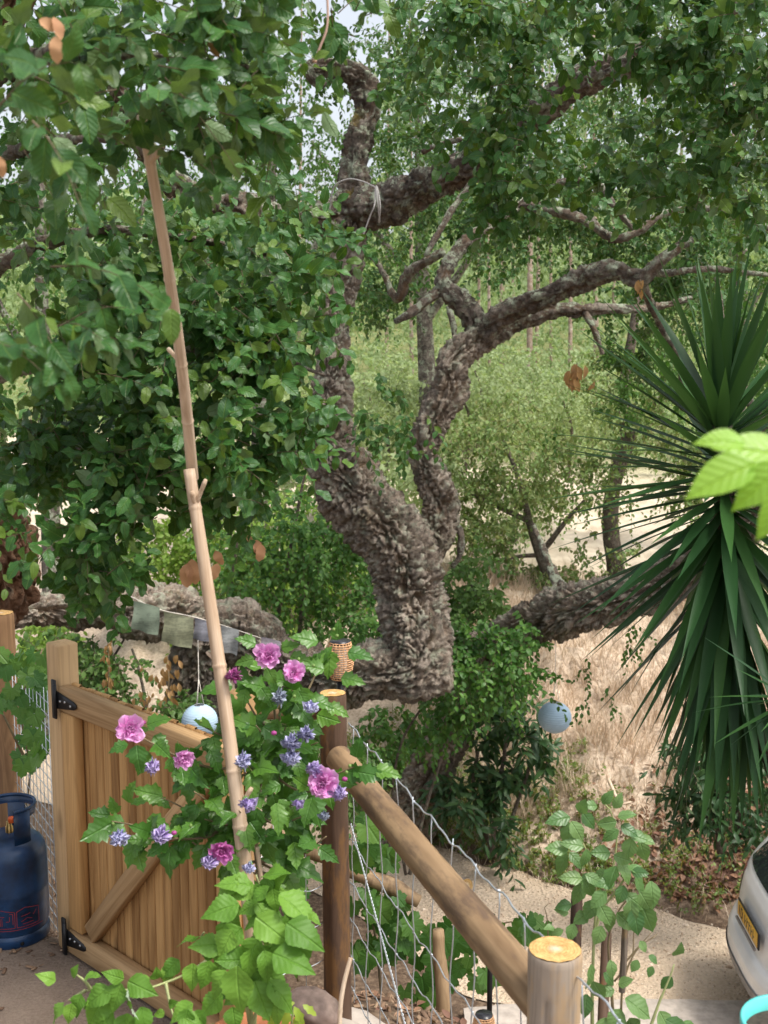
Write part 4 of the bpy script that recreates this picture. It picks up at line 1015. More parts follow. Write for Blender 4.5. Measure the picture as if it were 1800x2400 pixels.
def rough_log(a, b, r0, r1, name, mat, parent=None, n=28, m=60, bumpy=.05, seed=0, crack=True, end_mat=None, flat=True):
    """A round timber from a to b in its own frame: knotty, with a drying crack."""
    a, b = np.asarray(a, float), np.asarray(b, float)
    Lg = np.linalg.norm(b - a)
    z = np.linspace(0, Lg, m)
    th = np.arange(n) * 2 * np.pi / n
    rr = (r0 + (r1 - r0) * z / Lg)[:, None] * np.ones((1, n))
    cyl = np.stack([np.cos(th)[None] * rr, np.sin(th)[None] * rr, np.repeat(z[:, None], n, 1)], -1)
    q = fbm(cyl * np.array((14, 14, 4.0)) + seed, 3, seed)
    rr = rr * (1 + bumpy * q + bumpy * .6 * fbm(cyl * 45 + seed, 2, seed + 3))
    if crack:
        j = (int(n * .7) + np.round(1.2 * np.sin(z / Lg * 5 + seed)).astype(int)) % n
        rr[np.arange(m), j] *= np.where((z > Lg * .12) & (z < Lg * .93), .86, .97)
    V = np.stack([np.cos(th)[None] * rr, np.sin(th)[None] * rr, np.repeat(z[:, None], n, 1)], -1)
    e = .012
    ends = [np.stack([np.cos(th) * rr[0] * .93, np.sin(th) * rr[0] * .93, np.full(n, -e * .5)], 1), V.reshape(-1, 3),
            np.stack([np.cos(th) * rr[-1] * .95, np.sin(th) * rr[-1] * .95, np.full(n, Lg + e * .5)], 1)]
    VV = np.concatenate(ends)
    F = grid_faces(m + 2, n, True)
    mb = MB(); mb.add(VV, [F])
    o = mb.build(name, mat, parent, True, axis_mat(a, b))
    if end_mat:
        for nm, ring, zz, flip in (('end_grain', ends[2], Lg + e * .5, False), ('foot', ends[0], -e * .5, True)):
            rings = np.linspace(1, 0, 7)[:, None, None]
            P = np.stack([ring[None, :, 0] * rings[..., 0], ring[None, :, 1] * rings[..., 0], np.full((7, n), zz) + .0025 * fbm(np.stack([ring[None, :, 0] * rings[..., 0] * 90, ring[None, :, 1] * rings[..., 0] * 90, np.zeros((7, n))], -1), 2, 5) + .002], -1)
            f = grid_faces(7, n, True)
            mb = MB(); mb.add(P.reshape(-1, 3), [f if not flip else f[:, ::-1]])
            mb.build(nm, end_mat, o, True, axis_mat(a, b))
    return o
def end_grain_mat(name, c1, c2):
    m, nt, b = new_mat(name)
    tc = nd(nt, 'TexCoord'); sx = nd(nt, 'SeparateXYZ'); nt.links.new(tc.outputs['Object'], sx.inputs[0])
    r = math_(nt, 'SQRT', math_(nt, 'ADD', math_(nt, 'MULTIPLY', sx.outputs[0], sx.outputs[0]), math_(nt, 'MULTIPLY', sx.outputs[1], sx.outputs[1])))
    n1 = noise_(nt, tc.outputs['Object'], 60, 5, .7)
    w = math_(nt, 'SINE', math_(nt, 'ADD', math_(nt, 'MULTIPLY', r, 900), math_(nt, 'MULTIPLY', n1, 14)))
    f = math_(nt, 'ADD', math_(nt, 'MULTIPLY', w, .07), n1)
    cc = ramp(nt, f, [(.25, c1), (.7, c2)])
    cc = mixc(nt, ramp(nt, r, [(.0, .8), (.018, 0.0)]), cc, (.62, .55, .45))
    nt.links.new(cc, b.inputs['Base Color']); b.inputs['Roughness'].default_value = .85
    bump(nt, b, n1, .8, .006)
    return m
ENDG = end_grain_mat('end_grain', (.33, .16, .04), (.68, .44, .17))

# round fence posts and rail
pa = W(792, 2000, 3.82)
brown = rough_log((pa[0], pa[1], -.25), (pa[0] - .014, pa[1] + .01, 1.07), .046, .043, 'fence_post', POST_BROWN, seed=3, end_mat=ENDG)
tag(brown, 'dark stained round fence post with orange bare patches behind the hibiscus', 'post')
pb = W(1301, 2232, 2.45)
cut = rough_log((pb[0], pb[1], -.2), (pb[0], pb[1], pb[2]), .056, .0555, 'fence_post', LOG_GREY, seed=8, bumpy=.045, n=44, m=90, end_mat=ENDG)
tag(cut, 'thick weathered fence post with a freshly sawn orange top', 'post')
ra, rb = W(795, 1800, 3.72), np.array((pb[0] - .012, pb[1] + .02, .80))
ra[2] = .885
rail = rough_log(ra, rb, .041, .046, 'fence_rail', LOG, seed=5, m=110, bumpy=.07, end_mat=ENDG)
tag(rail, 'peeled log rail running from the dark post to the sawn post', 'rail')
# small log rail between latch post and dark post
o = rough_log(W(600, 1655, 3.66), W(775, 1660, 3.86), .04, .038, 'fence_rail', LOG, seed=12, end_mat=ENDG)
tag(o, 'short peeled log behind the hibiscus, joining the pale gate post to the dark post', 'rail')

# wire fence
fence = thing('wire_fence', (pa[0], pa[1], 0), 'galvanised wire stock fence stretched along the peeled log rail', 'fence')
fa, fb = W(817, 1690, 3.80), W(1250, 2185, 2.60)
fd = fb - fa; fd[2] = 0
hts = [.965, .775, .577, .43, .30, .17, .06]
ext = 1.38
knot_me = raw_mesh('knot', ico()[0] * np.array((.0042, .0042, .0042)), [ico()[1]])
knot_me.materials.append(WIRE)
def wire(P, r=.0016, nm='wire', parent=fence):
    mb = MB(); mb.tube(np.asarray(P), r, 6); return mb.build(nm, WIRE, parent)
NV = 14
us = np.linspace(.03, ext, NV)
for z in hts:
    u = np.linspace(0, ext, 70)
    sag = .006 * np.sin(u * 37) + .004 * np.sin(u * 91 + z * 9)
    P = fa[None] + fd[None] * u[:, None]
    P[:, 2] = z + sag - .01 * np.sin(u * np.pi) - .055 * u
    wire(P, .0024 if z == hts[0] else .0019)
for k, u in enumerate(us):
    p = fa + fd * u
    zz = np.linspace(.02, hts[0], 26) - .055 * u
    P = np.stack([p[0] + .004 * np.sin(zz * 21 + k), p[1] + .004 * np.sin(zz * 17 + k * 2), zz], 1)
    wire(P, .0018)
    for z in hts:
        M = np.eye(4); M[:3, 3] = (p[0], p[1], z - .01 * math.sin(u * np.pi) + .006 * math.sin(u * 37) - .055 * u)
        link('knot', knot_me, None, fence, M)
# twisted brace wire
u = np.linspace(0, .95, 260)
q0, q1 = W(822, 1930, 3.78), W(960, 2440, 3.2)
for ph in (0, math.pi):
    P = q0[None] + (q1 - q0)[None] * u[:, None]
    P = P + .0018 * np.stack([np.cos(u * 190 + ph), np.sin(u * 190 + ph), np.zeros(len(u))], 1)
    wire(P, .0012, 'brace_wire')
# its short return towards the gate
fl = np.array((-.43, 3.47, 0)) - np.array((fa[0], fa[1], 0))
for z in hts[1:]:
    u = np.linspace(0.12, 1, 16)
    P = np.array((fa[0] - .05, fa[1] - .02, 0))[None] + fl[None] * u[:, None] * .95
    P[:, 2] = z + .006 * np.sin(u * 20)
    wire(P)
for u in (.3, .62, .93):
    p = np.array((fa[0] - .05, fa[1] - .02, 0)) + fl * u * .95
    wire(np.array([(p[0], p[1], .02), (p[0] + .003, p[1], .5), (p[0], p[1], hts[1])]))
    for z in hts[1:]:
        M = np.eye(4); M[:3, 3] = (p[0], p[1], z)
        link('knot', knot_me, None, fence, M)

# gate
gd = norm(np.array((.723, -.69, 0))); gn = np.array((gd[1], -gd[0], 0))      # gn: towards the yard side
gn = gn if gn[1] < 0 else -gn
g0 = np.array((-1.098, 3.99, 0.0))
GL, GH = .93, 1.0
gate = thing('garden_gate', tuple(g0), 'ledged pine board gate with a diagonal brace and black hinges', 'gate')
def gbox(name, u, n, z, su, sn, sz, mat, bev=.004, rot=0.0, parent=None):
    c = g0 + gd * u + gn * n + UP * z
    ca, sa = math.cos(rot), math.sin(rot)
    zax = UP * ca + gd * sa; xax = gd * ca - UP * sa
    mb = MB(); mb.box((0, 0, 0), (su, sn, sz), None, bev)
    return mb.build(name, mat, parent or gate, False, mat4(c, xax, np.cross(zax, xax), zax))
NB = 20
bw = GL / NB
for k in range(NB):
    u = (k + .5) * bw
    w = bw - (.004 if k in (4, 12, 16) else .0012)
    # board with rounded edges and a centre groove on the yard side
    x = np.array([-.5, -.47, -.38, -.30, -.15, .15, .30, .38, .47, .5]) * w
    d = np.array([-.008, -.0035, -.0008, -.0002, 0, 0, -.0002, -.0008, -.0035, -.008])
    tops = GH - .004 + rng.uniform(-.004, .004)
    zt = np.array([.035, tops - .012, tops])
    V = [(xx, dd, zz) for zz in zt for xx, dd in zip(x, d)] + [(xx, -.018, zz) for zz in zt for xx in x]
    n10 = len(x)
    f1 = grid_faces(3, n10, False)
    f2 = grid_faces(3, n10, False)[:, ::-1] + 3 * n10
    ft = np.stack([2 * n10 + np.arange(n10 - 1), 2 * n10 + np.arange(1, n10), 5 * n10 + np.arange(1, n10), 5 * n10 + np.arange(n10 - 1)], 1)
    mb = MB(); mb.add(np.array(V), [f1, f2, ft])
    mb.build('board', PINE, gate, False, mat4(g0 + gd * u + gn * -.004, gd, gn, UP))
gbox('top_rail', GL / 2 + .004, .022, GH - .045, GL + .012, .044, .082, PINE_RAIL).rotation_mode = 'XYZ'
# rails need their grain along the rail
def grail(name, z, h, n=.022, t=.044):
    c = g0 + UP * z + gn * n
    mb = MB(); mb.box((0, 0, GL / 2 + .002), (h, t, GL + .012), None, .005)
    return mb.build(name, PINE_RAIL, gate, False, mat4(c, UP, np.cross(gd, UP), gd))
bpy.data.objects.remove(bpy.data.objects['top_rail'])
grail('top_rail', GH - .047, .088)
grail('bottom_rail', .055, .085, .024, .048)
gbox('stile', .042, .021, .505, .078, .040, .80, PINE)
gbox('stile', GL - .04, .021, .505, .075, .040, .80, PINE)
# brace from the low hinge corner upwards
b0, b1 = np.array((.10, .10)), np.array((.84, .92))
ang = math.atan2(b1[0] - b0[0], b1[1] - b0[1])
mid = (b0 + b1) / 2
gbox('brace', mid[0], .019, mid[1], .07, .036, float(np.linalg.norm(b1 - b0)) - .05, PINE_RAIL, .004, ang)
for z, up in ((GH - .05, 1), (.07, -1)):
    mb = MB()
    pts = [(-.012, -.032), (.10, -.014), (.115, -.006), (.115, .006), (.10, .014), (-.012, .032)]
    V = [(a, .0, c) for a, c in pts] + [(a, .003, c) for a, c in pts]
    n6 = 6
    mb.add(np.array(V), [np.array([(5, 4, 3, 2, 1, 0), (6, 7, 8, 9, 10, 11)]), np.array([(k, (k + 1) % 6, 6 + (k + 1) % 6, 6 + k) for k in range(6)])])
    h = mb.build('hinge', BLACK_IRON, gate, False, mat4(g0 + UP * z + gn * .047 + gd * .004, gd, gn, UP))
    mb = MB(); mb.box((-.022, .004, 0), (.024, .008, .14), None, .002); mb.tube([(-.010, .008, -.055), (-.010, .008, .055)], .007, 10)
    mb.build('hinge_plate', BLACK_IRON, h, False, mat4(g0 + UP * z + gn * .047 + gd * .004, gd, gn, UP))
    for a in (.02, .05, .085):
        mb = MB(); mb.lathe([(0, .002), (.004, .002), (.0045, 0), (.0045, -.002)], (0, 0, 0), 10)
        c = g0 + UP * (z + rng.uniform(-.006, .006)) + gn * .0512 + gd * a
        mb.build('screw', STEEL, h, True, mat4(c, gd, -UP, gn))
def square_post(name, c, w, h, mat, label, zb=-.2, ax=gd):
    ay = np.array((-ax[1], ax[0], 0))
    mb = MB(); mb.box((0, 0, (h + zb) / 2), (w, w, h - zb), None, .006)
    o = mb.build(name, mat, None, False, mat4((c[0], c[1], 0), ax, ay, UP))
    return tag(o, label, 'post')
hp = g0 - gd * .056 - gn * .010
square_post('gate_post', hp, .082, 1.135, PINE_RAIL, 'square pine post carrying the gate hinges, beside the gas bottle')
lp = W(562, 1640, 3.62)
square_post('gate_post', lp, .085, 1.12, PINE_RAIL, 'pale square gate post half hidden behind the bamboo cane and hibiscus')
lq = W(14, 1700, 4.95)
o = rough_log((lq[0], lq[1], -.6), (lq[0], lq[1], 1.06), .055, .053, 'fence_post', wood_mat('left_post_wood', (.15, .08, .04), (.34, .20, .10), knots=.3), seed=21, end_mat=ENDG)
tag(o, 'brown wooden post at the left edge of the photo above the gas bottle', 'post')

# welded mesh panel behind the bottle
panel = thing('mesh_panel', (-1.4, 4.5, 0), 'welded wire mesh panel behind the blue gas bottle', 'fence')
m0, m1 = np.array((lq[0] + .03, lq[1] - .02)), np.array((hp[0] - .03, hp[1] + .05))
nw = 15
for k in range(nw):
    p = m0 + (m1 - m0) * k / (nw - 1)
    wire([(p[0], p[1], -.25), (p[0], p[1], .3), (p[0], p[1], .9)], .0016, 'wire', panel)
for z in np.arange(-.2, .9, .05):
    wire([(m0[0] + .002, m0[1] + .003, z), ((m0[0] + m1[0]) / 2, (m0[1] + m1[1]) / 2 + .003, z), (m1[0], m1[1] + .003, z)], .0016, 'wire', panel)

# gas bottle
BLUE = plain('bottle_blue', (.008, .036, .098), .33, 0, .4, .5, 12, .06)
bc = Wz(34, 2188, 0.0)
bottle = thing('gas_bottle', (bc[0], bc[1], 0), 'dark blue metal gas bottle with red printed pictograms beside the gate', 'gas bottle')
RB = .128
mb = MB(); mb.lathe([(.118, .035), (.124, .05), (RB, .075), (RB, .19), (RB + .001, .195), (RB, .20), (RB, .32), (.124, .345), (.112, .368), (.09, .385), (.06, .394), (.02, .398), (0, .399)], bc, 64)
mb.build('body', BLUE, bottle)
mb = MB(); mb.lathe([(.112, .0), (.124, 0), (.128, .006), (.128, .03), (.124, .045), (.114, .05), (.112, .03), (.112, 0)], bc, 64)
foot = mb.build('foot_ring', BLUE, bottle)
for a in (-1.05, .6, 2.3):
    mb = MB(); mb.lathe([(0, .0006), (.007, .0006), (.0075, 0)], (0, 0, 0), 14)
    dr = np.array((math.cos(a), math.sin(a), 0))
    mb.build('drain_hole', plain('hole_black', (.004, .004, .004), .9), foot, True, mat4(bc + dr * .1284 + UP * .02, np.cross(UP, dr), UP, dr))
# collar: a guard ring on curved uprights, open at the front
def arc_sheet(r, a0, a1, z0, z1, t=.0035, n=24):
    th = np.linspace(a0, a1, n)
    rows = []
    for rr, z in ((r, z0), (r, z1), (r + t, z1), (r + t, z0), (r, z0)):
        rows.append(np.stack([bc[0] + rr * np.cos(th), bc[1] + rr * np.sin(th), np.full(n, z)], 1))
    return np.concatenate(rows), grid_faces(5, n, False)
mb = MB()
RC = .092
mb.add(*arc_sheet(RC, R(-55), R(255), .475, .505, n=60))
th = np.linspace(R(-60), R(260), 70)
mb.tube(np.stack([bc[0] + (RC + .002) * np.cos(th), bc[1] + (RC + .002) * np.sin(th), np.full(70, .506)], 1), .006, 10)
for a0, a1 in ((-62, -22), (70, 110), (200, 262)):
    mb.add(*arc_sheet(RC, R(a0), R(a1), .36, .505))
mb.build('guard_collar', BLUE, bottle)
mb = MB(); mb.lathe([(.014, .395), (.014, .42), (.010, .424), (.010, .44), (0, .441)], bc, 20)
vl = mb.build('valve', plain('brass', (.5, .33, .12), .35, .9), bottle)
mb = MB(); mb.lathe([(.011, .440), (.012, .452), (.010, .46), (0, .462)], bc + np.array((.012, -.01, 0)), 16)
mb.build('valve_cap', plain('orange_plastic', (.75, .12, .02), .4), vl)
RED = plain('red_print', (.30, .03, .035), .5)
def print_strokes(name, strokes, wdt=.0022):
    """strokes in (angle deg from straight right-front, height) on the bottle's skin."""
    mb = MB()
    for s in strokes:
        s = np.array(s, float)
        L = np.concatenate(([0], np.cumsum(np.hypot(np.diff(s[:, 0]) * RB * .01745, np.diff(s[:, 1])))))
        m = max(2, int(L[-1] / .004))
        q = np.stack([np.interp(np.linspace(0, L[-1], m), L, s[:, k]) for k in (0, 1)], 1)
        mm = np.stack([q[:, 0] * RB * .01745, q[:, 1]], 1)
        tn = norm(np.gradient(mm, axis=0)); nn = np.stack([-tn[:, 1], tn[:, 0]], 1) * wdt / 2
        rows = [mm - nn, mm + nn]
        V = []
        for rw in rows:
            a = rw[:, 0] / RB
            V.append(np.stack([bc[0] + (RB + .0012) * np.cos(a), bc[1] + (RB + .0012) * np.sin(a), rw[:, 1]], 1))
        mb.add(np.concatenate(V), grid_faces(2, m, False)[:, ::-1])
    return mb.build(name, RED, bottle)
A0 = -92
def house(a, w, z0=.085, z1=.145):
    return [[(a, z0), (a + w, z0), (a + w, z1), (a + w * .35, z1 + .012), (a, z1), (a, z0)]]
S = house(-110, 40) + house(-67, 38) + house(-155, 42)
S += [[(-160, .076), (-20, .076)]]
for k in range(6): S.append([(-103 + k * 2.6, .095), (-103 + k * 2.6, .125)])
S += [[(-106, .13), (-86, .13)], [(-84, .112), (-78, .112), (-78, .13)], [(-78, .14), (-73, .14), (-73, .10)], [(-60, .105), (-50, .115), (-42, .108)], [(-60, .125), (-45, .13)], [(-58, .095), (-40, .097)], [(-40, .12), (-34, .135)]]
S += [[(-150, .10), (-140, .13), (-130, .10)], [(-128, .10), (-120, .135)]]
print_strokes('printed_pictogram', S)

# stone by the dark post
mb = MB()
u_, v_ = np.meshgrid(np.linspace(0, np.pi, 30), np.arange(44) * 2 * np.pi / 44, indexing='ij')
sp = np.stack([np.sin(u_) * np.cos(v_), np.sin(u_) * np.sin(v_), np.cos(u_)], -1)
sp = sp * (1 + .16 * fbm(sp * 1.6 + 4, 3, 2)[..., None] + .03 * fbm(sp * 7, 3, 5)[..., None]) * np.array((.085, .065, .052))
mb.add(sp.reshape(-1, 3), grid_faces(30, 44, True))
st = mb.build('stone', plain('brown_stone', (.25, .185, .155), .85, var=.3, spec=.2, scale=22, bmp=.4), None, True, mat4(W(738, 2365, 3.5), norm((.8, -.3, -.35)), norm((.3, .95, 0)), norm((.35, -.1, .9))))
tag(st, 'rounded brown stone lying at the foot of the dark fence post', 'stone')
mb = MB(); sp2 = sp * np.array((1.4, 1.5, .5))
mb.add(sp2.reshape(-1, 3), grid_faces(30, 44, True))
o = mb.build('stone', m_conc, None, True, mat4(W(760, 2430, 3.5), np.array((1, 0, 0)), np.array((0, 1, 0)), UP))
tag(o, 'flat grey stone under the rounded brown one', 'stone')

# bamboo canes
BAMBOO = wood_mat('bamboo', (.42, .29, .19), (.72, .57, .42), grain=(60, 60, 3.5), knots=.0, rough=.45, patch=(.30, .2, .12), patch_amt=.25)
def cane(name, p0, p1, r0, r1, label, nodes, shoots=(), bend=.012):
    p0, p1 = np.asarray(p0), np.asarray(p1)
    L = np.linalg.norm(p1 - p0)
    z = np.unique(np.concatenate([np.linspace(0, L, 50)] + [np.array([-.008, -.005, 0, .004, .007]) + q * L for q in nodes]))
    z = z[(z >= 0) & (z <= L)]
    rr = r0 + (r1 - r0) * z / L
    for q in nodes: rr = rr * (1 + .13 * np.exp(-((z - q * L) / .004) ** 2))
    n = 18
    a = np.arange(n) * 2 * np.pi / n
    off = bend * np.sin(z / L * np.pi)
    V = np.stack([rr[:, None] * np.cos(a) + off[:, None], rr[:, None] * np.sin(a), np.repeat(z[:, None], n, 1)], -1)
    V = V.reshape(-1, 3)
    mb = MB(); mb.add(V, [grid_faces(len(z), n, True), np.array([[(len(z) - 1) * n + k for k in range(n)]])])
    M = axis_mat(p0, p1)
    o = mb.build(name, BAMBOO, None, True, M)
    for q, az, ln, th in shoots:
        mb = MB()
        d = np.array((math.cos(az) * .75, math.sin(az) * .75, .85)); d = d / np.linalg.norm(d)
        s = np.array((bend * math.sin(q * np.pi), 0, q * L + .002))
        P = [s + d * t * ln for t in (0, .3, .6, .85, 1)]
        mb.tube(P, [th, th * .9, th * .85, th * .95, th * .7], 9)
        mb.build('side_shoot', BAMBOO, o, True, M)
    return tag(o, label, 'cane')
cane('bamboo_cane', W(606, 2330, 3.02), W(443, 1100, 3.08), .0205, .0155, 'stout bamboo cane tied beside the hibiscus, cut off with a forked shoot', [.16, .315, .42, .62, .925], [(.925, -.7, .085, .0065), (.925, -1.5, .05, .008), (.315, 2.6, .05, .007), (.345, -.3, .07, .007), (.62, 2.7, .05, .006)])
cane('bamboo_cane', W(452, 1120, 3.16), W(332, 270, 2.35), .0152, .0108, 'upper bamboo cane rising out of the oak leaves with a notched joint', [.2, .38, .62, .9], [(.9, -.8, .075, .009), (.38, 2.7, .05, .006)])
cane('bamboo_cane', W(607, 2260, 3.1), W(602, 1985, 3.1), .006, .006, 'thin bamboo stick standing above the raspberry leaves', [.5], [])
cane('bamboo_cane', W(797, 2440, 3.3), W(822, 2245, 3.42), .0068, .0065, 'thin yellow bamboo stick leaning on the dark fence post', [.35], [])

# rattan solar lanterns
RATTAN = plain('rattan', (.66, .38, .20), .6, var=.25, spec=.3, scale=60)
PAPER = plain('lantern_paper', (.72, .66, .58), .7)
def rattan_lantern(p, h, r, pole_h, label, squat=1.0):
    t = thing('solar_lantern', (p[0], p[1], p[2] - h / 2 - pole_h), label, 'lantern')
    nr, nvv = 17, 20
    mb = MB()
    zz = np.linspace(-h / 2, h / 2, nr)
    rad = lambda z: r * (1 - .28 * (2 * z / h) ** 2 + .06 * (2 * z / h))
    for k in range(nr):
        a = np.linspace(0, 2 * np.pi, 33)
        rr = rad(zz[k]) * (1 + .03 * np.cos(a * 10 + (k % 2) * np.pi))
        mb.tube(np.stack([p[0] + rr * np.cos(a), p[1] + rr * np.sin(a), np.full(33, p[2] + zz[k])], 1), .0019, 5, False)
    for j in range(nvv):
        a = j * 2 * np.pi / nvv
        mb.tube(np.stack([p[0] + rad(zz) * math.cos(a), p[1] + rad(zz) * math.sin(a), p[2] + zz], 1), .0015, 5)
    mb.build('woven_shade', RATTAN, t)
    mb = MB(); mb.lathe([(r * .5, -h * .45), (r * .55, 0), (r * .5, h * .42)], p, 20); mb.build('diffuser', PAPER, t)
    mb = MB(); mb.lathe([(0, h * .5 + .006), (r * .78, h * .5 + .005), (r * .8, h * .5), (r * .78, h * .5 - .006), (0, h * .5 - .006)], p, 24); mb.build('solar_cap', plain('solar_cell', (.03, .03, .035), .25), t)
    mb = MB(); mb.tube([p - UP * (h / 2), p - UP * (h / 2 + pole_h * .5), p - UP * (h / 2 + pole_h)], .0105, 12); mb.build('pole', BLACK_IRON, t)
    mb = MB(); mb.lathe([(0, -h * .5 - .01), (r * .5, -h * .5 - .006), (r * .68, -h * .5 + .004)], p, 20); mb.build('base', BLACK_IRON, t)
    return t
rattan_lantern(W(797, 1547, 3.95), .125, .045, 1.0, 'woven rattan solar lantern on a black pole above the dark fence post')
p = W(1134, 2418, 3.4); rattan_lantern(p, .10, .032, max(.1, p[2] - .05 - tz(p[0], p[1])[0]), 'small rattan solar lantern behind the wire fence at the bottom edge')
p = W(1150, 2168, 4.6); t = rattan_lantern(p, .075, .022, max(.1, p[2] - .04 - tz(p[0], p[1])[0]), 'tiny dark-capped solar light against the driveway, right of the log rail')

# timber offcuts and branches beyond the fence
o = rough_log(W(1000, 2052, 5.4), W(1092, 2075, 5.1), .035, .03, 'wood_offcut', LOG_GREY, seed=31, end_mat=ENDG, m=24)
tag(o, 'stubby cut log end sticking out past the log rail', 'log')
def branch_thing(pts, label, r=1.0, seed=0, mat=LOG):
    P = np.array([np.append(W(a, b, d), q * d / FPX) for a, b, d, q in pts])
    Q, s = spline(P, .03)
    Q[:, :3] += .015 * np.stack([fbm(Q[:, :3] * 6, 2, seed + j) for j in range(3)], 1)
    Q[:, 3] *= 1 + .25 * fbm(Q[:, :3] * 14, 2, seed + 7)
    mb = MB(); mb.tube(Q[:, :3], Q[:, 3], 12)
    return tag(mb.build('dead_branch', mat, None), label, 'branch')
branch_thing([(640, 1935, 4.9, 18), (700, 1975, 4.9, 19), (760, 2005, 4.9, 20), (850, 2055, 4.9, 18), (920, 2080, 4.9, 20), (985, 2110, 4.9, 15)], 'orange-brown dead branch lying behind the dark fence post', seed=3)
branch_thing([(1028, 2180, 4.6, 15), (1030, 2260, 4.6, 15), (1036, 2350, 4.6, 16), (1040, 2460, 4.6, 16)], 'upright wooden stake among the vine leaves behind the log rail', seed=5)
branch_thing([(1430, 2050, 12 * .83, 4), (1450, 2055, 9.9, 5), (1470, 2085, 9.9, 4)], 'short pale stick on the leaf litter beyond the driveway', seed=9, mat=BAMBOO)
branch_thing([(1425, 1825, 11.3, 4), (1440, 1860, 11.2, 4), (1455, 1885, 11.1, 3), (1480, 1880, 11.1, 2)], 'bent whitish stick lying on the dry grass bank', seed=11, mat=BAMBOO)

# paper lanterns
m_paper = plain('blue_lantern_paper', (.40, .54, .66), .75, var=.06, spec=.2, scale=6)
def paper_lantern(p, r, top, label):
    t = thing('paper_lantern', p, label, 'lantern')
    u = np.linspace(.26, np.pi - .26, 64)
    rr = r * np.sin(u) * (1 + .012 * np.cos(u * 44))
    mb = MB(); mb.lathe(np.stack([rr, r * np.cos(u) * .95], 1), p, 48); mb.build('shade', m_paper, t)
    mb = MB()
    a = np.linspace(0, 2 * np.pi, 40)
    zt = r * math.cos(.26) * .95
    for z in (zt, -zt):
        mb.tube(np.stack([p[0] + r * .262 * np.cos(a), p[1] + r * .262 * np.sin(a), np.full(40, p[2] + z)], 1), r * .022, 6, False)
    mb.tube([p + np.array((-r * .26, 0, zt)), p + np.array((0, 0, zt * .98)), p + np.array((r * .26, 0, zt))], r * .015, 6)
    mb.build('wire_rim', WIRE, t)
    mb = MB()
    k0 = p + UP * (zt + r * 1.5)
    for j in range(3):
        mb.tube([p + np.array((r * .26 * math.cos(j * 2.1), r * .26 * math.sin(j * 2.1), zt)), (p + UP * zt + k0) / 2 + np.array((r * .13 * math.cos(j * 2.1), r * .13 * math.sin(j * 2.1), 0)), k0], .0025, 5)
    mb.tube([k0, (k0 + top) / 2, top], .0025, 5)
    mb.build('hanging_string', PAPER, t)
paper_lantern(W(1300, 1681, 10.4), 39 * 10.4 / FPX, W(1302, 1470, 10.4), 'pale blue round paper lantern hanging over the dry grass bank')
paper_lantern(W(468, 1690, 8.6), 42 * 8.6 / FPX, W(464, 1500, 9.0), 'pale blue paper lantern half hidden behind the gate top')

# prayer flags along the low limb
flags = thing('prayer_flags', W(450, 1450, 8.9), 'string of faded cloth prayer flags hung along the low oak limb', 'flags')
fp = [W(300, 1395, 8.75), W(372, 1428, 8.75), W(450, 1445, 8.8), W(530, 1468, 8.9), W(600, 1492, 9.0), W(665, 1512, 9.1)]
mb = MB(); mb.tube(spline(np.array(fp), .03)[0], .003, 5); mb.build('cord', PAPER, flags)
def flag_mat(name, c):
    m, nt, b = new_mat(name)
    v = coords(nt, 'Object', (1, 1, 1))
    n = noise_(nt, v, 16, 5, .7); n2 = noise_(nt, coords(nt, 'Object', (12, 12, 90)), 1, 2)
    cc = mixc(nt, ramp(nt, math_(nt, 'MULTIPLY', n, math_(nt, 'ADD', n2, .5)), [(.45, 0.0), (.6, .55)]), c, tuple(x * .45 for x in c))
    nt.links.new(cc, b.inputs['Base Color']); b.inputs['Roughness'].default_value = .9
    tr = nd(nt, 'BsdfTranslucent'); nt.links.new(cc, tr.inputs[0])
    mx = nd(nt, 'MixShader'); mx.inputs[0].default_value = .35
    nt.links.new(b.outputs[0], mx.inputs[1]); nt.links.new(tr.outputs[0], mx.inputs[2]); nt.links.new(mx.outputs[0], nt.nodes['Material Output'].inputs[0])
    return m
for k, (px, py, w, h, c, lb) in enumerate([(312, 1408, 62, 66, (.22, .27, .20), 'green-grey faded flag'), (383, 1432, 70, 72, (.30, .31, .20), 'yellowish faded flag'), (456, 1448, 52, 48, (.27, .27, .31), 'lilac-grey faded flag'), (518, 1466, 42, 60, (.32, .33, .33), 'ragged grey flag'), (612, 1492, 46, 36, (.28, .25, .28), 'small mauve-grey flag')]):
    d = 8.72 + .09 * k * .6
    nx, ny = 12, 12
    a, b2 = np.meshgrid(np.linspace(0, 1, nx), np.linspace(0, 1, ny))
    V = np.array([W(px + w * (i + .03 * math.sin(j * 4)) - 4 * j, py + (i * w * .26) + h * j, d) + np.array((0, .02 * math.sin(i * 7 + k) * j + .012 * math.sin(j * 6 + i * 3), 0)) for i, j in zip(a.ravel(), b2.ravel())])
    mb = MB(); mb.add(V, grid_faces(ny, nx, False)); o = mb.build('flag', flag_mat('flag_cloth_%d' % k, c), flags); o['label'] = lb

# rope tied round the upper fork
rope = thing('rope', W(850, 480, 9.3), 'thin grey rope tied round the fork of the upper trunk', 'rope')
mb = MB()
for pts in ([(772, 500, 9.3), (782, 440, 9.18), (815, 420, 9.1), (850, 425, 9.05), (882, 440, 9.0)], [(882, 436, 9.0), (885, 470, 8.9), (890, 520, 9.0)], [(880, 440, 9.0), (878, 480, 8.9), (866, 510, 8.95), (848, 560, 9.0), (838, 575, 9.1)], [(884, 438, 9.0), (891, 480, 8.92), (888, 522, 9.0)]):
    mb.tube(spline(np.array([W(*q) for q in pts]), .03)[0], .006, 6)
mb.build('cord', plain('grey_rope', (.42, .40, .38), .9, var=.2, scale=80), rope)
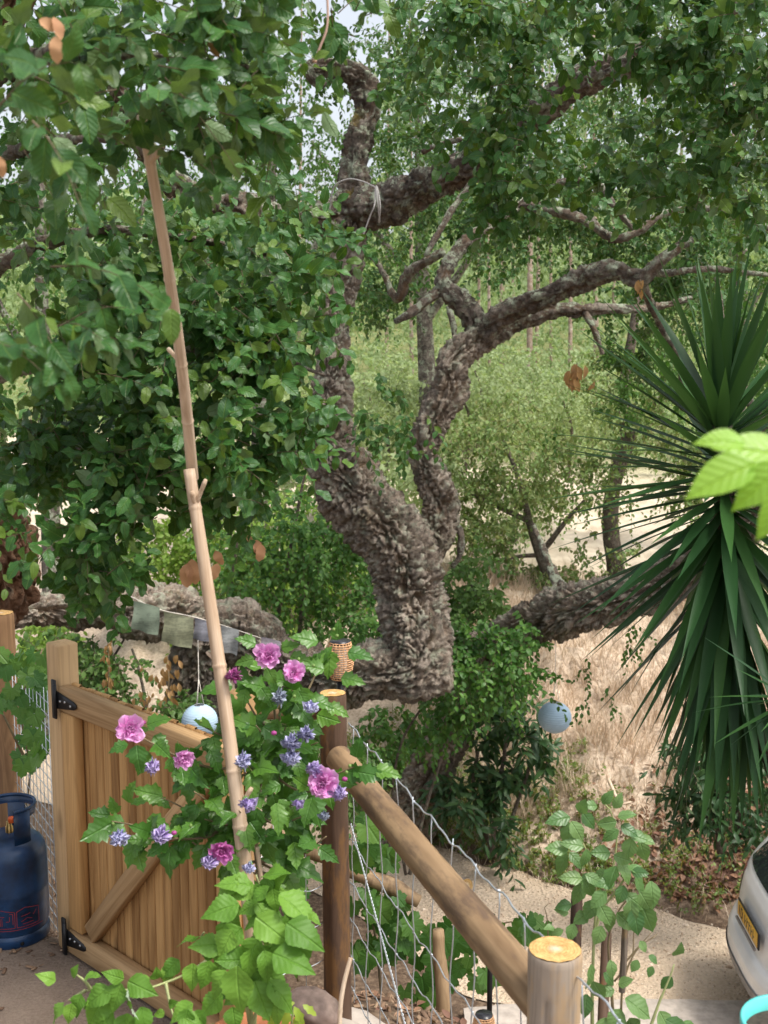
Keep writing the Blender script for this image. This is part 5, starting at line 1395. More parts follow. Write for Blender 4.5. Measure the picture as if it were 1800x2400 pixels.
# ------------------------------------------------------------------ plants near the camera
def mesh_of(name, t, mat):
    me = raw_mesh(name, t[0], [t[1]], t[2]); me.materials.append(mat); return me
def put_leaf(me, p, d, n, s, parent, name='leaf'):
    Rm = orient(np.asarray(d, float), np.asarray(n, float))
    M = np.eye(4); M[:3, :3] = Rm * s; M[:3, 3] = p
    return link(name, me, None, parent, M)
def img_dir(a, toward=0.0):
    """Direction that reads as angle a (0 right, 90 down) in the photo, tipped towards the camera."""
    return np.array((math.cos(R(a)), -toward, -math.sin(R(a))))
TERRA = plain('terracotta', (.52, .20, .09), .75, var=.15, spec=.25, scale=18, bmp=.1)
SOIL = plain('potting_soil', (.05, .035, .025), .95, var=.4, scale=60, bmp=.6)
def pot(name, c, r, h, mat, label, soil=.03):
    t = thing(name, (c[0], c[1], c[2] - h), label, 'pot')
    mb = MB(); mb.lathe([(0, -h), (r * .68, -h), (r * .70, -h + .01), (r * .92, -.06 * r / .12), (r * 1.0, -.055 * r / .12), (r * 1.02, -.004), (r * 1.0, 0), (r * .94, -.002), (r * .90, -.05), (r * .88, -h * .5)], c, 48); mb.build('body', mat, t)
    mb = MB(); mb.lathe([(0, -soil + .004), (r * .5, -soil + .006), (r * .92, -soil)], c, 32); mb.build('soil', SOIL, t)
    return t
pot('flower_pot', W(588, 2432, 3.0), .118, .42, TERRA, 'orange terracotta pot at the bottom edge under the raspberry')
hp_ = W(625, 2430, 3.3); pot('flower_pot', hp_, .12, max(.2, hp_[2] - .0), TERRA, 'terracotta pot behind the raspberry, holding the hibiscus')
pot('flower_pot', W(1862, 2395, 2.3), .10, .9, plain('turquoise_glaze', (.10, .50, .47), .3, var=.08), 'turquoise glazed pot cut by the bottom right corner')

# hibiscus
HIBL = leaf_mat('hibiscus_leaf', [(.045, .14, .022), (.08, .20, .028), (.13, .27, .036), (.06, .165, .026)], under=(.14, .21, .1), rough=.36, transl=.28, veins=.35, vein_n=6)
hib = thing('hibiscus', hp_, 'double-flowered pink and violet hibiscus bush growing in front of the gate', 'shrub')
HT = [mesh_of('leaf', leaf_tmpl(9, w, f, c, .16, (.1, .75, 1.0, .95, .8, .62, .45, .25, 0), .25, s), HIBL) for w, f, c, s in ((.36, .25, .25, 1), (.40, .1, .35, 2), (.32, .4, .2, 3), (.38, .2, -.1, 4), (.34, .3, .5, 5))]
STEM_H = plain('hibiscus_stem', (.20, .15, .08), .7, var=.25)
tips = [(262, 1925, 3.0), (300, 1712, 3.0), (345, 1965, 3.0), (392, 1965, 3.02), (418, 1790, 3.1), (455, 1855, 3.05), (470, 1700, 3.15), (556, 1600, 3.2), (630, 1550, 3.2), (690, 1590, 3.2), (655, 1650, 3.15), (735, 1660, 3.25), (782, 1478, 3.3), (700, 1760, 3.1), (838, 1795, 3.15), (775, 1850, 3.05), (575, 1790, 3.05), (515, 1990, 3.0), (480, 1920, 3.05), (645, 1860, 3.05), (705, 1915, 3.1), (765, 1960, 3.15), (625, 1960, 3.05), (560, 1900, 3.0), (600, 1700, 3.1), (540, 1690, 3.15), (670, 1700, 3.15), (745, 1740, 3.15), (380, 1870, 3.1), (430, 1960, 3.1), (690, 2010, 3.15), (590, 2040, 3.05)]
nodes = [np.array(W(615, 2330, 3.25)), np.array(W(612, 2150, 3.22)), np.array(W(605, 2020, 3.2)), np.array(W(590, 1900, 3.2)), np.array(W(620, 1800, 3.2)), np.array(W(650, 1720, 3.2))]
mb = MB(); mb.tube(spline(np.array(nodes), .02)[0], .009, 8); mb.build('stem', STEM_H, hib)
for k, tp in enumerate(tips):
    p = W(*tp)
    dist = [np.linalg.norm(q - p) + (0.2 if q[2] > p[2] + .02 else 0) for q in nodes]
    q = nodes[int(np.argmin(dist[1:])) + 1]
    mid = (q + p) / 2 + np.array((0, .02, -.03 - .06 * abs(p[0] - q[0])))
    C = spline(np.array([q, mid, p]), .012)[0]
    mb = MB(); mb.tube(C, np.linspace(.0045, .0016, len(C)), 6); mb.build('stem', STEM_H, hib)
    nl = max(5, int(np.linalg.norm(p - q) / .034))
    for j in range(nl):
        f = .22 + .78 * (j + rng.uniform(0, .6)) / nl
        c = C[min(len(C) - 1, int(f * (len(C) - 1)))]
        a = rng.uniform(0, 360)
        d = norm(img_dir(a, rng.uniform(-.1, .7)) + np.array((0, 0, -.55)) + norm(p - q) * .45)
        stalk = c + norm(d + UP * .4) * rng.uniform(.015, .03)
        put_leaf(HT[int(rng.integers(5))], stalk, d, np.array((0, -.75, .75)) + rng.normal(0, .35, 3), rng.uniform(.056, .088), hib)
for px, py, rx, ry, n in [(640, 1850, 130, 150, 18), (430, 1860, 90, 110, 10), (650, 1690, 110, 90, 12), (700, 1960, 80, 60, 6), (530, 1780, 90, 80, 8)]:
    for k in range(n):
        b = in_ball(1)[0]
        put_leaf(HT[k % 5], W(px + b[0] * rx, py + b[1] * ry, 3.16 + b[2] * .08), norm(img_dir(rng.uniform(0, 180), .3)), np.array((0, -.75, .7)) + rng.normal(0, .3, 3), rng.uniform(.055, .08), hib)
# explicit outer leaves that set the outline
for px, py, a, s in [(258, 1912, 195, .058), (300, 1880, -75, .066), (275, 1905, 250, .05), (318, 1985, 70, .068), (345, 1920, 20, .072), (300, 1745, 165, .055), (345, 1700, -25, .07), (360, 1725, 40, .062), (345, 1760, 110, .07), (880, 1805, 5, .07), (835, 1775, -80, .06), (840, 1810, 5, .075), (790, 1500, -85, .055), (745, 1505, 200, .075), (815, 1530, 5, .07), (800, 1590, 5, .065), (760, 1570, 200, .062), (600, 1510, 205, .058), (660, 1520, -20, .052), (680, 1540, 10, .062), (595, 1545, 170, .05), (625, 1565, 60, .05), (530, 1570, 190, .045), (575, 1615, 100, .055), (730, 1640, 15, .065), (770, 1655, 20, .06), (700, 1620, 60, .05)]:
    put_leaf(HT[int(px) % 5], W(px, py, 3.08), norm(img_dir(a, .25)), np.array((0, -.8, .65)) + rng.normal(0, .2, 3), s, hib)

def petal(n=4, w=.5, ruff=.25, seed=0):
    r = np.random.default_rng(seed)
    u, v = np.meshgrid(np.linspace(-1, 1, 5), np.linspace(0, 1, n + 1))
    hw = np.interp(v, [0, .3, .7, 1], [.12, .38, .55, .42]) * w * 2 * .55
    x = u * hw
    y = v * (1 - .08 * u ** 2) + .06 * r.normal(size=u.shape) * (v > .9)
    z = .35 * v ** 2 * .6 + .12 * u ** 2 * v + ruff * .3 * v * np.sin(u * 5 + seed) * (v > .5)
    return np.stack([x, y, z], -1).reshape(-1, 3), grid_faces(n + 1, 5, False), np.stack([(u + 1) / 2, v], -1).reshape(-1, 2)
def flower_mat(name, inner, outer, light):
    m, nt, b = new_mat(name)
    uv = nd(nt, 'UVMap'); sx = nd(nt, 'SeparateXYZ'); nt.links.new(uv.outputs[0], sx.inputs[0])
    g = nd(nt, 'NewGeometry')
    c = ramp(nt, sx.outputs[1], [(.05, inner), (.55, outer), (1.0, light)])
    c = mixc(nt, math_(nt, 'MULTIPLY', g.outputs['Random Per Island'], .5), c, light)
    nt.links.new(c, b.inputs['Base Color']); b.inputs['Roughness'].default_value = .55
    t = nd(nt, 'BsdfTranslucent'); nt.links.new(c, t.inputs[0])
    mx = nd(nt, 'MixShader'); mx.inputs[0].default_value = .35
    nt.links.new(b.outputs[0], mx.inputs[1]); nt.links.new(t.outputs[0], mx.inputs[2]); nt.links.new(mx.outputs[0], nt.nodes['Material Output'].inputs[0])
    return m
FM = {'pink': flower_mat('pink_petal', (.62, .06, .38), (.76, .25, .64), (.88, .50, .80)), 'deep': flower_mat('magenta_petal', (.42, .02, .24), (.60, .09, .44), (.72, .26, .58)),
      'violet': flower_mat('violet_petal', (.28, .12, .48), (.44, .28, .68), (.66, .56, .84)), 'blue': flower_mat('blue_petal', (.18, .15, .46), (.38, .36, .70), (.66, .66, .86)), 'grey': flower_mat('faded_petal', (.16, .17, .30), (.32, .37, .52), (.55, .60, .70))}
FL = {}
def flower_mesh(kind, closed, seed):
    key = (kind, closed, seed)
    if key in FL: return FL[key]
    r = np.random.default_rng(seed)
    mb = MB()
    rings = [(6, 82, 1.05), (6, 66, 1.0), (5, 46, .78), (6, 26, .55), (4, 10, .4)] if not closed else [(6, 58, .8), (6, 38, .92), (6, 22, .95), (4, 8, .85)]
    for n, el, L in rings:
        for k in range(n):
            a = k * 2 * np.pi / n + el + r.normal(0, .22)
            e = R(el + r.normal(0, 12))
            d = np.array((math.sin(e) * math.cos(a), math.sin(e) * math.sin(a), math.cos(e)))
            nn = np.array((-math.cos(e) * math.cos(a), -math.cos(e) * math.sin(a), math.sin(e)))
            scatter(mb, petal(5, .85 if not closed else .5, .8 if not closed else 1.7, seed * 31 + k + el), np.array([d * .04]), orient(d[None], nn[None]), L * .5 * r.uniform(.8, 1.15))
    FL[key] = raw_mesh('flower', np.concatenate(mb.V), mb.F, np.concatenate(mb.U)); FL[key].materials.append(FM[kind])
    return FL[key]
CALYX = plain('calyx_green', (.10, .20, .05), .6)
cal = raw_mesh('calyx', ico()[0] * np.array((.2, .2, .4)) - np.array((0, 0, .14)), [ico()[1]]); cal.materials.append(CALYX)
for px, py, s, kind, cl, dx, dz in [(305, 1707, 56, 'pink', 0, .5, .1), (628, 1535, 56, 'pink', 0, .1, .2), (690, 1577, 48, 'pink', 0, -.1, .3), (550, 1585, 40, 'deep', 1, .1, .2), (428, 1775, 44, 'pink', 0, .6, -.3), (520, 1992, 50, 'deep', 0, .2, -.2), (758, 1835, 64, 'pink', 0, -.1, .1),
                                (284, 1953, 46, 'blue', 1, 0, -.3), (386, 1950, 46, 'violet', 1, -.2, -.2), (355, 1790, 38, 'violet', 1, .3, -.3), (571, 1776, 42, 'blue', 1, 0, -.2), (655, 1630, 40, 'grey', 1, 0, -.1), (733, 1648, 32, 'blue', 1, -.4, -.6), (686, 1738, 46, 'blue', 1, 0, 0), (682, 1768, 44, 'blue', 1, .2, -.3), (718, 1720, 42, 'blue', 1, .1, .1),
                                (577, 1878, 38, 'violet', 1, .4, -.3), (790, 1852, 42, 'violet', 1, .3, -.2), (742, 1806, 40, 'violet', 1, -.3, .4), (498, 2012, 40, 'violet', 1, -.2, -.3), (586, 2028, 30, 'blue', 1, 0, -.3), (758, 1908, 26, 'grey', 1, .3, -.2), (697, 1880, 26, 'violet', 1, .2, -.2)]:
    p = W(px, py, 2.92 if py > 1600 else 3.05)
    d = norm(np.array((dx, -.95, dz + .15)))
    Rm = orient(norm(np.cross(d, np.array((.3, .2, .9))))[None], d[None])[0]
    sc = s * 2.95 / FPX * (1.35 if cl else 1.1)
    M = np.eye(4); M[:3, :3] = Rm * sc; M[:3, 3] = p
    f = link('flower', flower_mesh(kind, cl, int(px) % 4), None, hib, M)
    f['label'] = {'pink': 'pink double bloom', 'deep': 'magenta bloom', 'violet': 'violet folded bloom', 'blue': 'violet-blue folded bloom', 'grey': 'faded grey-blue bloom'}[kind]
    link('calyx', cal, None, f, M)
budm = raw_mesh('bud', ico()[0] * np.array((.8, .9, 1.7)) * .006, [ico()[1]]); budm.materials.append(plain('bud_green', (.16, .26, .06), .5))
for px, py in [(265, 1931), (735, 1560), (820, 1795), (812, 1810), (700, 1545), (470, 1690), (447, 1935), (690, 1632), (782, 1475), (790, 1490)]:
    M = np.eye(4); M[:3, 3] = W(px, py, 3.0); link('bud', budm, None, hib, M)
budp = raw_mesh('bud', ico()[0] * np.array((.9, .9, 1.3)) * .009, [ico()[1]]); budp.materials.append(FM['deep'])
for px, py in [(335, 1693), (408, 1952), (808, 1826), (642, 1718)]:
    M = np.eye(4); M[:3, 3] = W(px, py, 2.98); link('bud', budp, None, hib, M)['label'] = 'magenta flower bud'

# raspberry
RASP = leaf_mat('raspberry_leaf', [(.085, .20, .022), (.13, .28, .034), (.20, .37, .05), (.11, .24, .03)], under=(.42, .5, .38), rough=.5, transl=.26, veins=.12, pleat=.10, vein_n=7, spec=.3)
RT = [mesh_of('leaf', leaf_tmpl(18, w, f, c, .05, (.1, .7, .98, 1.0, .92, .78, .6, .4, .18, 0), .22, s, .055), RASP) for w, f, c, s in ((.36, .12, .3, 1), (.40, .25, .2, 2), (.33, .05, .45, 3), (.38, .3, .1, 4))]
rasp = thing('raspberry_plant', W(588, 2430, 3.0), 'bright green raspberry plant with pleated leaves and one cane arching left', 'plant')
RSTEM = plain('raspberry_stem', (.30, .33, .14), .6, var=.15)
for pts in ([(590, 2420, 3.0), (585, 2300, 2.95), (560, 2220, 2.9), (505, 2238, 2.85), (440, 2280, 2.8), (390, 2302, 2.75), (330, 2318, 2.7), (200, 2322, 2.65)], [(595, 2420, 3.0), (610, 2250, 2.95), (620, 2120, 2.9), (600, 2050, 2.9)], [(585, 2420, 3.0), (640, 2250, 2.9), (690, 2180, 2.85)], [(585, 2400, 3.0), (570, 2300, 2.9), (555, 2180, 2.88)], [(388, 2302, 2.75), (400, 2360, 2.72), (408, 2385, 2.7)], [(478, 2240, 2.85), (472, 2200, 2.83), (478, 2185, 2.8)], [(200, 2322, 2.65), (160, 2345, 2.63)], [(215, 2322, 2.65), (200, 2300, 2.63), (180, 2285, 2.63)]):
    mb = MB(); C = spline(np.array([W(*q) for q in pts]), .012)[0]; mb.tube(C, np.linspace(.0048, .002, len(C)), 7); mb.build('cane', RSTEM, rasp)
for px, py, a, s, dd in [(476, 2195, 180, 66, 2.8), (600, 2150, 30, 105, 2.72), (560, 2118, 170, 95, 2.75), (655, 2095, 35, 100, 2.75), (672, 2165, 25, 110, 2.7), (640, 2235, 12, 112, 2.68), (618, 2228, 75, 80, 2.7), (592, 2222, 100, 90, 2.72), (556, 2265, 88, 118, 2.66), (530, 2275, 125, 78, 2.7), (452, 2258, 92, 68, 2.75), (492, 2252, 105, 72, 2.75), (452, 2352, 150, 70, 2.65), (590, 2075, 200, 85, 2.85), (560, 2060, 150, 70, 2.85), (615, 2055, -20, 80, 2.85), (640, 2080, -60, 60, 2.85), (690, 2110, 60, 95, 2.78), (700, 2200, 95, 95, 2.7),
                         (595, 2300, 65, 100, 2.72), (630, 2300, 40, 95, 2.72), (650, 2350, 95, 60, 2.72), (520, 2330, 140, 75, 2.72), (480, 2370, 130, 60, 2.68), (440, 2365, 100, 60, 2.62), (545, 2360, 80, 60, 2.7), (420, 2380, 20, 70, 2.62), (500, 2400, 85, 70, 2.62), (575, 2250, 190, 75, 2.75), (520, 2215, 190, 80, 2.78), (545, 2180, 120, 75, 2.76), (500, 2245, -120, 45, 2.8),
                         (150, 2350, 128, 72, 2.6), (168, 2352, 100, 50, 2.6), (200, 2290, -25, 45, 2.62), (170, 2290, -75, 38, 2.62), (190, 2330, 110, 60, 2.6), (258, 2315, 150, 80, 2.6), (285, 2305, 110, 72, 2.6), (300, 2300, 15, 80, 2.6), (300, 2318, 80, 75, 2.58), (290, 2295, -150, 55, 2.6), (245, 2330, 115, 85, 2.62), (265, 2370, 130, 75, 2.62), (330, 2360, 75, 80, 2.6), (300, 2375, 100, 80, 2.6), (365, 2295, -80, 38, 2.7), (352, 2295, 180, 42, 2.7), (130, 2300, -140, 50, 2.63), (420, 2250, 140, 60, 2.8), (400, 2262, 110, 50, 2.8), (395, 2355, -30, 30, 2.7), (385, 2370, 160, 28, 2.7)]:
    put_leaf(RT[int(px) % 4], W(px, py, dd), norm(img_dir(a, .35)), np.array((0, -.7, .8)) + rng.normal(0, .32, 3), s * dd / FPX * .98, rasp)
for k in range(60):
    b = in_ball(1)[0]
    p = W(610 + b[0] * 105, 2200 + b[1] * 160, 2.86 + b[2] * .1)
    put_leaf(RT[k % 4], p, norm(img_dir(rng.uniform(20, 160), .3)), np.array((0, -.7, .8)) + rng.normal(0, .3, 3), rng.uniform(.05, .085), rasp)
# yellowish seedling with cut leaves
LUP = leaf_mat('yellow_green_leaf', [(.30, .42, .05), (.38, .48, .07)], rough=.5, transl=.35)
seedl = thing('seedling', W(690, 2430, 2.95), 'small yellow-green seedling with cut leaves in front of the brown stone', 'plant')
FT = mesh_of('leaf', leaf_tmpl(6, .22, .15, .3, .2, (.1, .7, 1, .9, .6, 0), .2, 3), LUP)
mb = MB(); mb.tube([W(680, 2440, 2.95), W(684, 2390, 2.93), W(690, 2360, 2.92)], .003, 6); mb.build('stem', RSTEM, seedl)
for px, py, a, s in [(690, 2350, 170, 60), (660, 2350, 120, 50), (690, 2360, 60, 50), (700, 2365, 90, 55), (675, 2355, 100, 60), (710, 2355, 30, 40), (650, 2362, 150, 45), (705, 2380, 110, 55), (640, 2375, 95, 45)]:
    put_leaf(FT, W(px, py, 2.88), norm(img_dir(a, .3)), (0, -.7, .8), s * 2.88 / FPX, seedl)

# rose bush at the right of the sawn post
ROSE = leaf_mat('rose_leaf', [(.05, .13, .04), (.10, .21, .06), (.16, .28, .09), (.20, .32, .11), (.13, .24, .08)], under=(.22, .29, .16), rough=.38, transl=.28, veins=.25, vein_n=6)
RSL = [mesh_of('leaf', leaf_tmpl(9, w, f, c, .05, (.1, .6, .92, 1.0, .95, .8, .58, .3, 0), .12, s), ROSE) for w, f, c, s in ((.34, .15, .25, 1), (.37, .3, .15, 2), (.31, .05, .4, 3))]
rb0 = W(1400, 2500, 3.3)
rose = thing('rose_bush', (rb0[0], rb0[1], tz(rb0[0], rb0[1])[0]), 'leggy rose bush with broad leaves beside the sawn fence post', 'shrub')
for pts, r0, r1, mt in ([[(1390, 2560, 3.3), (1388, 2350, 3.3), (1392, 2200, 3.3), (1398, 2100, 3.3), (1385, 2040, 3.28), (1372, 1990, 3.25), (1340, 1925, 3.25)], .0065, .002, RSTEM], [[(1392, 2200, 3.3), (1420, 2080, 3.32), (1437, 2030, 3.32), (1445, 1960, 3.32), (1430, 1900, 3.3), (1410, 1880, 3.3)], .004, .002, RSTEM],
                        [[(1400, 2140, 3.3), (1450, 2080, 3.3), (1490, 2010, 3.3), (1505, 1965, 3.3)], .004, .002, RSTEM], [[(1440, 2420, 3.35), (1432, 2300, 3.35), (1428, 2190, 3.35), (1470, 2110, 3.35), (1530, 2100, 3.3)], .005, .002, STEM_H], [[(1455, 2420, 3.3), (1460, 2310, 3.3), (1490, 2230, 3.3), (1540, 2190, 3.3)], .004, .0015, STEM_H],
                        [[(1520, 2420, 3.2), (1545, 2350, 3.2), (1570, 2290, 3.2), (1580, 2260, 3.2)], .005, .002, RSTEM], [[(1285, 2200, 3.3), (1282, 2150, 3.3), (1276, 2125, 3.3), (1285, 2118, 3.3)], .002, .001, STEM_H], [[(1440, 2300, 3.3), (1480, 2250, 3.3), (1485, 2190, 3.3), (1490, 2160, 3.3)], .003, .0015, STEM_H], [[(1462, 2260, 3.3), (1500, 2215, 3.3), (1528, 2185, 3.3)], .003, .001, STEM_H]):
    mb = MB(); C = spline(np.array([W(*q) for q in pts]), .015)[0]; mb.tube(C, np.linspace(r0, r1, len(C)), 7); mb.build('stem', mt, rose)
for px, py, a, s in [(1336, 1915, 183, 62), (1335, 1928, 105, 62), (1338, 1925, 55, 58), (1360, 1905, -80, 45), (1365, 1905, 50, 48), (1332, 1992, 190, 55), (1330, 2000, 120, 62), (1335, 1998, 45, 48), (1368, 1985, 200, 55), (1375, 1990, 95, 48), (1365, 2060, 195, 55), (1372, 2050, 20, 45), (1366, 2068, 115, 58), (1368, 2060, 60, 52), (1392, 2055, 170, 40), (1400, 1890, 200, 40), (1412, 1884, -60, 42), (1440, 1895, -70, 42), (1448, 1915, -20, 44), (1445, 1925, 170, 46), (1455, 1935, 25, 46), (1450, 1945, 150, 48), (1475, 1955, 15, 46), (1480, 1965, 100, 52), (1500, 1970, 75, 58), (1495, 1965, 5, 42),
                     (1430, 2000, 190, 50), (1438, 2005, 20, 52), (1450, 2015, 60, 62), (1445, 2030, 120, 58), (1470, 2030, 10, 52), (1425, 2040, 150, 44), (1480, 2045, -10, 40), (1440, 2070, 185, 48), (1462, 2075, 110, 46), (1490, 2050, 70, 68), (1525, 2065, 85, 66), (1500, 2090, 60, 60), (1505, 2120, 70, 70), (1480, 2110, 95, 60), (1465, 2095, 30, 56), (1420, 2090, 140, 52), (1395, 2110, 120, 52), (1405, 2120, 60, 55), (1380, 2140, 150, 45), (1430, 2130, 100, 55), (1445, 2140, 40, 60), (1410, 2170, 110, 48), (1485, 2130, 80, 62), (1340, 2120, 170, 40), (1332, 2140, 200, 36), (1345, 2165, 110, 42), (1300, 2175, 190, 30), (1320, 2180, 160, 32), (1500, 2205, 60, 30), (1495, 2250, 120, 32), (1520, 2240, 40, 30), (1530, 2265, 120, 28), (1580, 2240, -70, 45), (1575, 2290, 130, 40),
                     (1385, 2260, 95, 60), (1390, 2300, 60, 55), (1375, 2330, 100, 55), (1465, 2340, 35, 78), (1455, 2365, 120, 62), (1500, 2390, 150, 55), (1545, 2370, 60, 62), (1560, 2390, 20, 60), (1420, 2385, 110, 58), (1415, 2280, 45, 45), (1450, 2310, -40, 40), (1440, 2320, 170, 40), (1600, 2395, 40, 50), (1475, 2395, 80, 55), (1430, 2250, 80, 45)]:
    put_leaf(RSL[int(px + py) % 3], W(px, py, 3.24 + rng.uniform(-.05, .05)), norm(img_dir(a, rng.uniform(0, .5))), np.array((0, -.75, .7)) + rng.normal(0, .25, 3), s * 3.24 / FPX, rose)
hipm = raw_mesh('rose_hip', ico()[0] * np.array((.9, .9, 1.1)) * .0095, [ico()[1]]); hipm.materials.append(plain('rose_hip', (.40, .22, .05), .4))
M = np.eye(4); M[:3, 3] = W(1490, 1984, 3.25); link('rose_hip', hipm, None, rose, M)
o = rough_log(W(1408, 2500, 3.6), W(1422, 2190, 3.75), .017, .016, 'wooden_stake', POST_BROWN, seed=17, m=30); tag(o, 'brown wooden stake standing inside the rose bush', 'stake')
o = rough_log(W(1345, 2330, 4.0), W(1352, 2100, 4.1), .02, .02, 'wooden_stake', POST_BROWN, seed=18, m=30); tag(o, 'dark wooden stake just behind the sawn post', 'stake')
o = rough_log(W(1458, 2320, 3.3), W(1466, 2165, 3.3), .0095, .009, 'grey_stick', LOG_GREY, seed=19, m=20); tag(o, 'straight grey stick in the middle of the rose bush', 'stick')

# grape vines
GRAPE = leaf_mat('grape_leaf', [(.05, .15, .03), (.09, .22, .04), (.15, .29, .05), (.07, .18, .035)], under=(.2, .27, .15), rough=.42, transl=.32, veins=.2)
GT = [mesh_of('leaf', lobed_leaf([(-118, .66, .50), (-60, .82, .50), (0, .95, .50), (60, .82, .50), (118, .66, .50)], 3, .15, s), GRAPE) for s in (1, 2, 3)]
def vine(label, base, stems, spots, d, s):
    t = thing('grape_vine', base, label, 'vine')
    for pts in stems:
        mb = MB(); C = spline(np.array([W(*q) for q in pts]), .03)[0]; mb.tube(C, np.linspace(.007, .003, len(C)), 7); mb.build('stem', STEM_H, t)
    for px, py, rx, ry, n in spots:
        for k in range(n):
            b = in_ball(1)[0]
            put_leaf(GT[k % 3], W(px + b[0] * rx, py + b[1] * ry, d + b[2] * .3), norm(img_dir(rng.uniform(30, 150), .3)), np.array((0, -.7, .7)) + rng.normal(0, .35, 3), s * rng.uniform(.65, 1.15), t)
    return t
vine('broad-leaved grape vine climbing the left post above the gas bottle', base_at(60, 2100, 4.95), [[(60, 2120, 4.95), (62, 1900, 4.85), (70, 1800, 4.75), (50, 1650, 4.6), (100, 1520, 4.6)], [(70, 1800, 4.75), (20, 1700, 4.6), (-30, 1600, 4.6)]],
     [(75, 1560, 45, 60, 12), (70, 1640, 50, 50, 12), (85, 1720, 40, 50, 10), (70, 1780, 40, 30, 7), (10, 1640, 40, 60, 6), (0, 1540, 30, 50, 4), (95, 1600, 30, 60, 6)], 4.55, .058)
vine('grape vine with lobed leaves sprawling behind the wire fence', base_at(950, 2300, 5.0), [[(900, 2400, 4.9), (880, 2200, 5.0), (850, 2050, 5.0), (800, 1950, 5.0)], [(1060, 2400, 4.9), (1050, 2250, 5.0), (1120, 2180, 5.0), (1200, 2160, 5.0)], [(700, 2300, 4.9), (680, 2150, 5.0), (700, 2050, 5.0)]],
     [(870, 2010, 60, 50, 16), (890, 2120, 70, 60, 22), (960, 2200, 70, 60, 20), (1050, 2230, 70, 70, 22), (1000, 2310, 60, 40, 10), (700, 2080, 60, 70, 16), (660, 2170, 50, 60, 8), (1120, 2280, 50, 40, 8), (860, 2230, 40, 40, 8), (880, 1930, 50, 40, 8), (1240, 2170, 60, 20, 9), (1160, 2200, 30, 30, 4)], 5.0, .075)

# dried seed bunches hanging from the big oak's limb
DRY = leaf_mat('dried_leaf', [(.45, .26, .10), (.58, .36, .16), (.36, .2, .09)], rough=.75, transl=.2)
DT = mesh_of('leaf', leaf_tmpl(4, .24, .5, .4, 0, (.1, .8, 1, .6, 0)), DRY)
def dried(px, py, d, h, n, s, label, spread=18):
    t = thing('dried_sprig', W(px, py, d), label, 'dry leaves')
    mb = MB(); mb.tube([W(px, py, d), W(px + 4, py + h * .5, d), W(px, py + h, d)], .004, 5); mb.build('stem', STEM_H, t)
    for k in range(n):
        f = rng.uniform(0, 1)
        put_leaf(DT, W(px + rng.normal(0, spread), py + f * h, d + rng.normal(0, .04)), norm(img_dir(rng.uniform(60, 120))), (rng.normal(0, .5), -1, .2), s * rng.uniform(.7, 1.2), t)
dried(392, 1535, 8.6, 110, 34, .07, 'orange dried sprig hanging from the oak limb above the gate')
dried(345, 1620, 8.6, 40, 12, .06, 'small dried sprig just over the gate top', 14)
dried(252, 1490, 8.6, 130, 22, .06, 'brown dried stalk hanging left of the prayer flags', 8)
dried(1352, 850, 9.5, 45, 22, .10, 'clump of dead brown leaves at the yucca leaf tips', 16)
dried(1500, 655, 8.7, 30, 5, .09, 'two orange dead leaves hanging from the dark bough', 8)

# yucca
YUC = leaf_mat('yucca_leaf', [(.013, .050, .015), (.024, .078, .021), (.046, .125, .026), (.018, .062, .018)], under=(.03, .075, .03), rough=.48, transl=.12, spec=.25, tcol=(.16, .36, .05))
YT = []
for c, f, s in ((.02, .30, 1), (.05, .38, 2), (.09, .25, 3), (.0, .45, 4), (.03, .2, 5)):
    V, F, U = leaf_tmpl(10, .035, f, c, 0, (.75, .70, .85, .98, 1.0, .95, .82, .62, .40, .18, 0), 0, s)
    YT.append(mesh_of('leaf', (V, F, U), YUC))
tr = np.array([W(*q) for q in [(1690, 985, 4.45), (1694, 1080, 4.45), (1698, 1180, 4.45), (1704, 1300, 4.45), (1716, 1430, 4.45), (1745, 1580, 4.45), (1800, 1750, 4.45), (1850, 1900, 4.45), (1880, 2050, 4.45), (1890, 2250, 4.45)]])
yb = tr[-1].copy(); yb[2] = tz(yb[0], yb[1])[0]
tr = np.vstack([tr, yb - UP * .1])
yuc = thing('yucca', yb, 'tall dark green yucca with a spiky head and a skirt of drooping leaves', 'yucca')
C = spline(tr, .02)[0]
mb = MB(); mb.tube(C, .034 * (1 + .2 * np.abs(np.sin(np.arange(len(C)) * 1.3))), 14); mb.build('trunk', BARK_SHRUB, yuc)
NY = 280
dpy = 1200 - (C[:, 1] * SP + (C[:, 2] - CAMZ) * CP) / depth_of(C) * FPX
TT = C[dpy < 1520]
for k in range(NY):
    f = (k + .5) / NY
    az = k * 2.39996 + rng.normal(0, .1)
    el = np.interp(f, [0, .06, .16, .30, .48, .75, 1], [84, 62, 32, 6, -26, -60, -80]) + rng.normal(0, 6)
    q = TT[int(np.interp(f, [0, .18, .5, 1], [0, .12, .45, 1]) * (len(TT) - 1))]
    d = np.array((math.cos(R(el)) * math.cos(az), math.cos(R(el)) * math.sin(az), math.sin(R(el))))
    nn = np.array((-math.sin(R(el)) * math.cos(az), -math.sin(R(el)) * math.sin(az), math.cos(R(el))))
    L = np.interp(f, [0, .07, .3, .6, 1], [.56, .66, .68, .68, .72]) * rng.uniform(.9, 1.1)
    put_leaf(YT[k % 5], q + d * .02, d, nn, L, yuc)
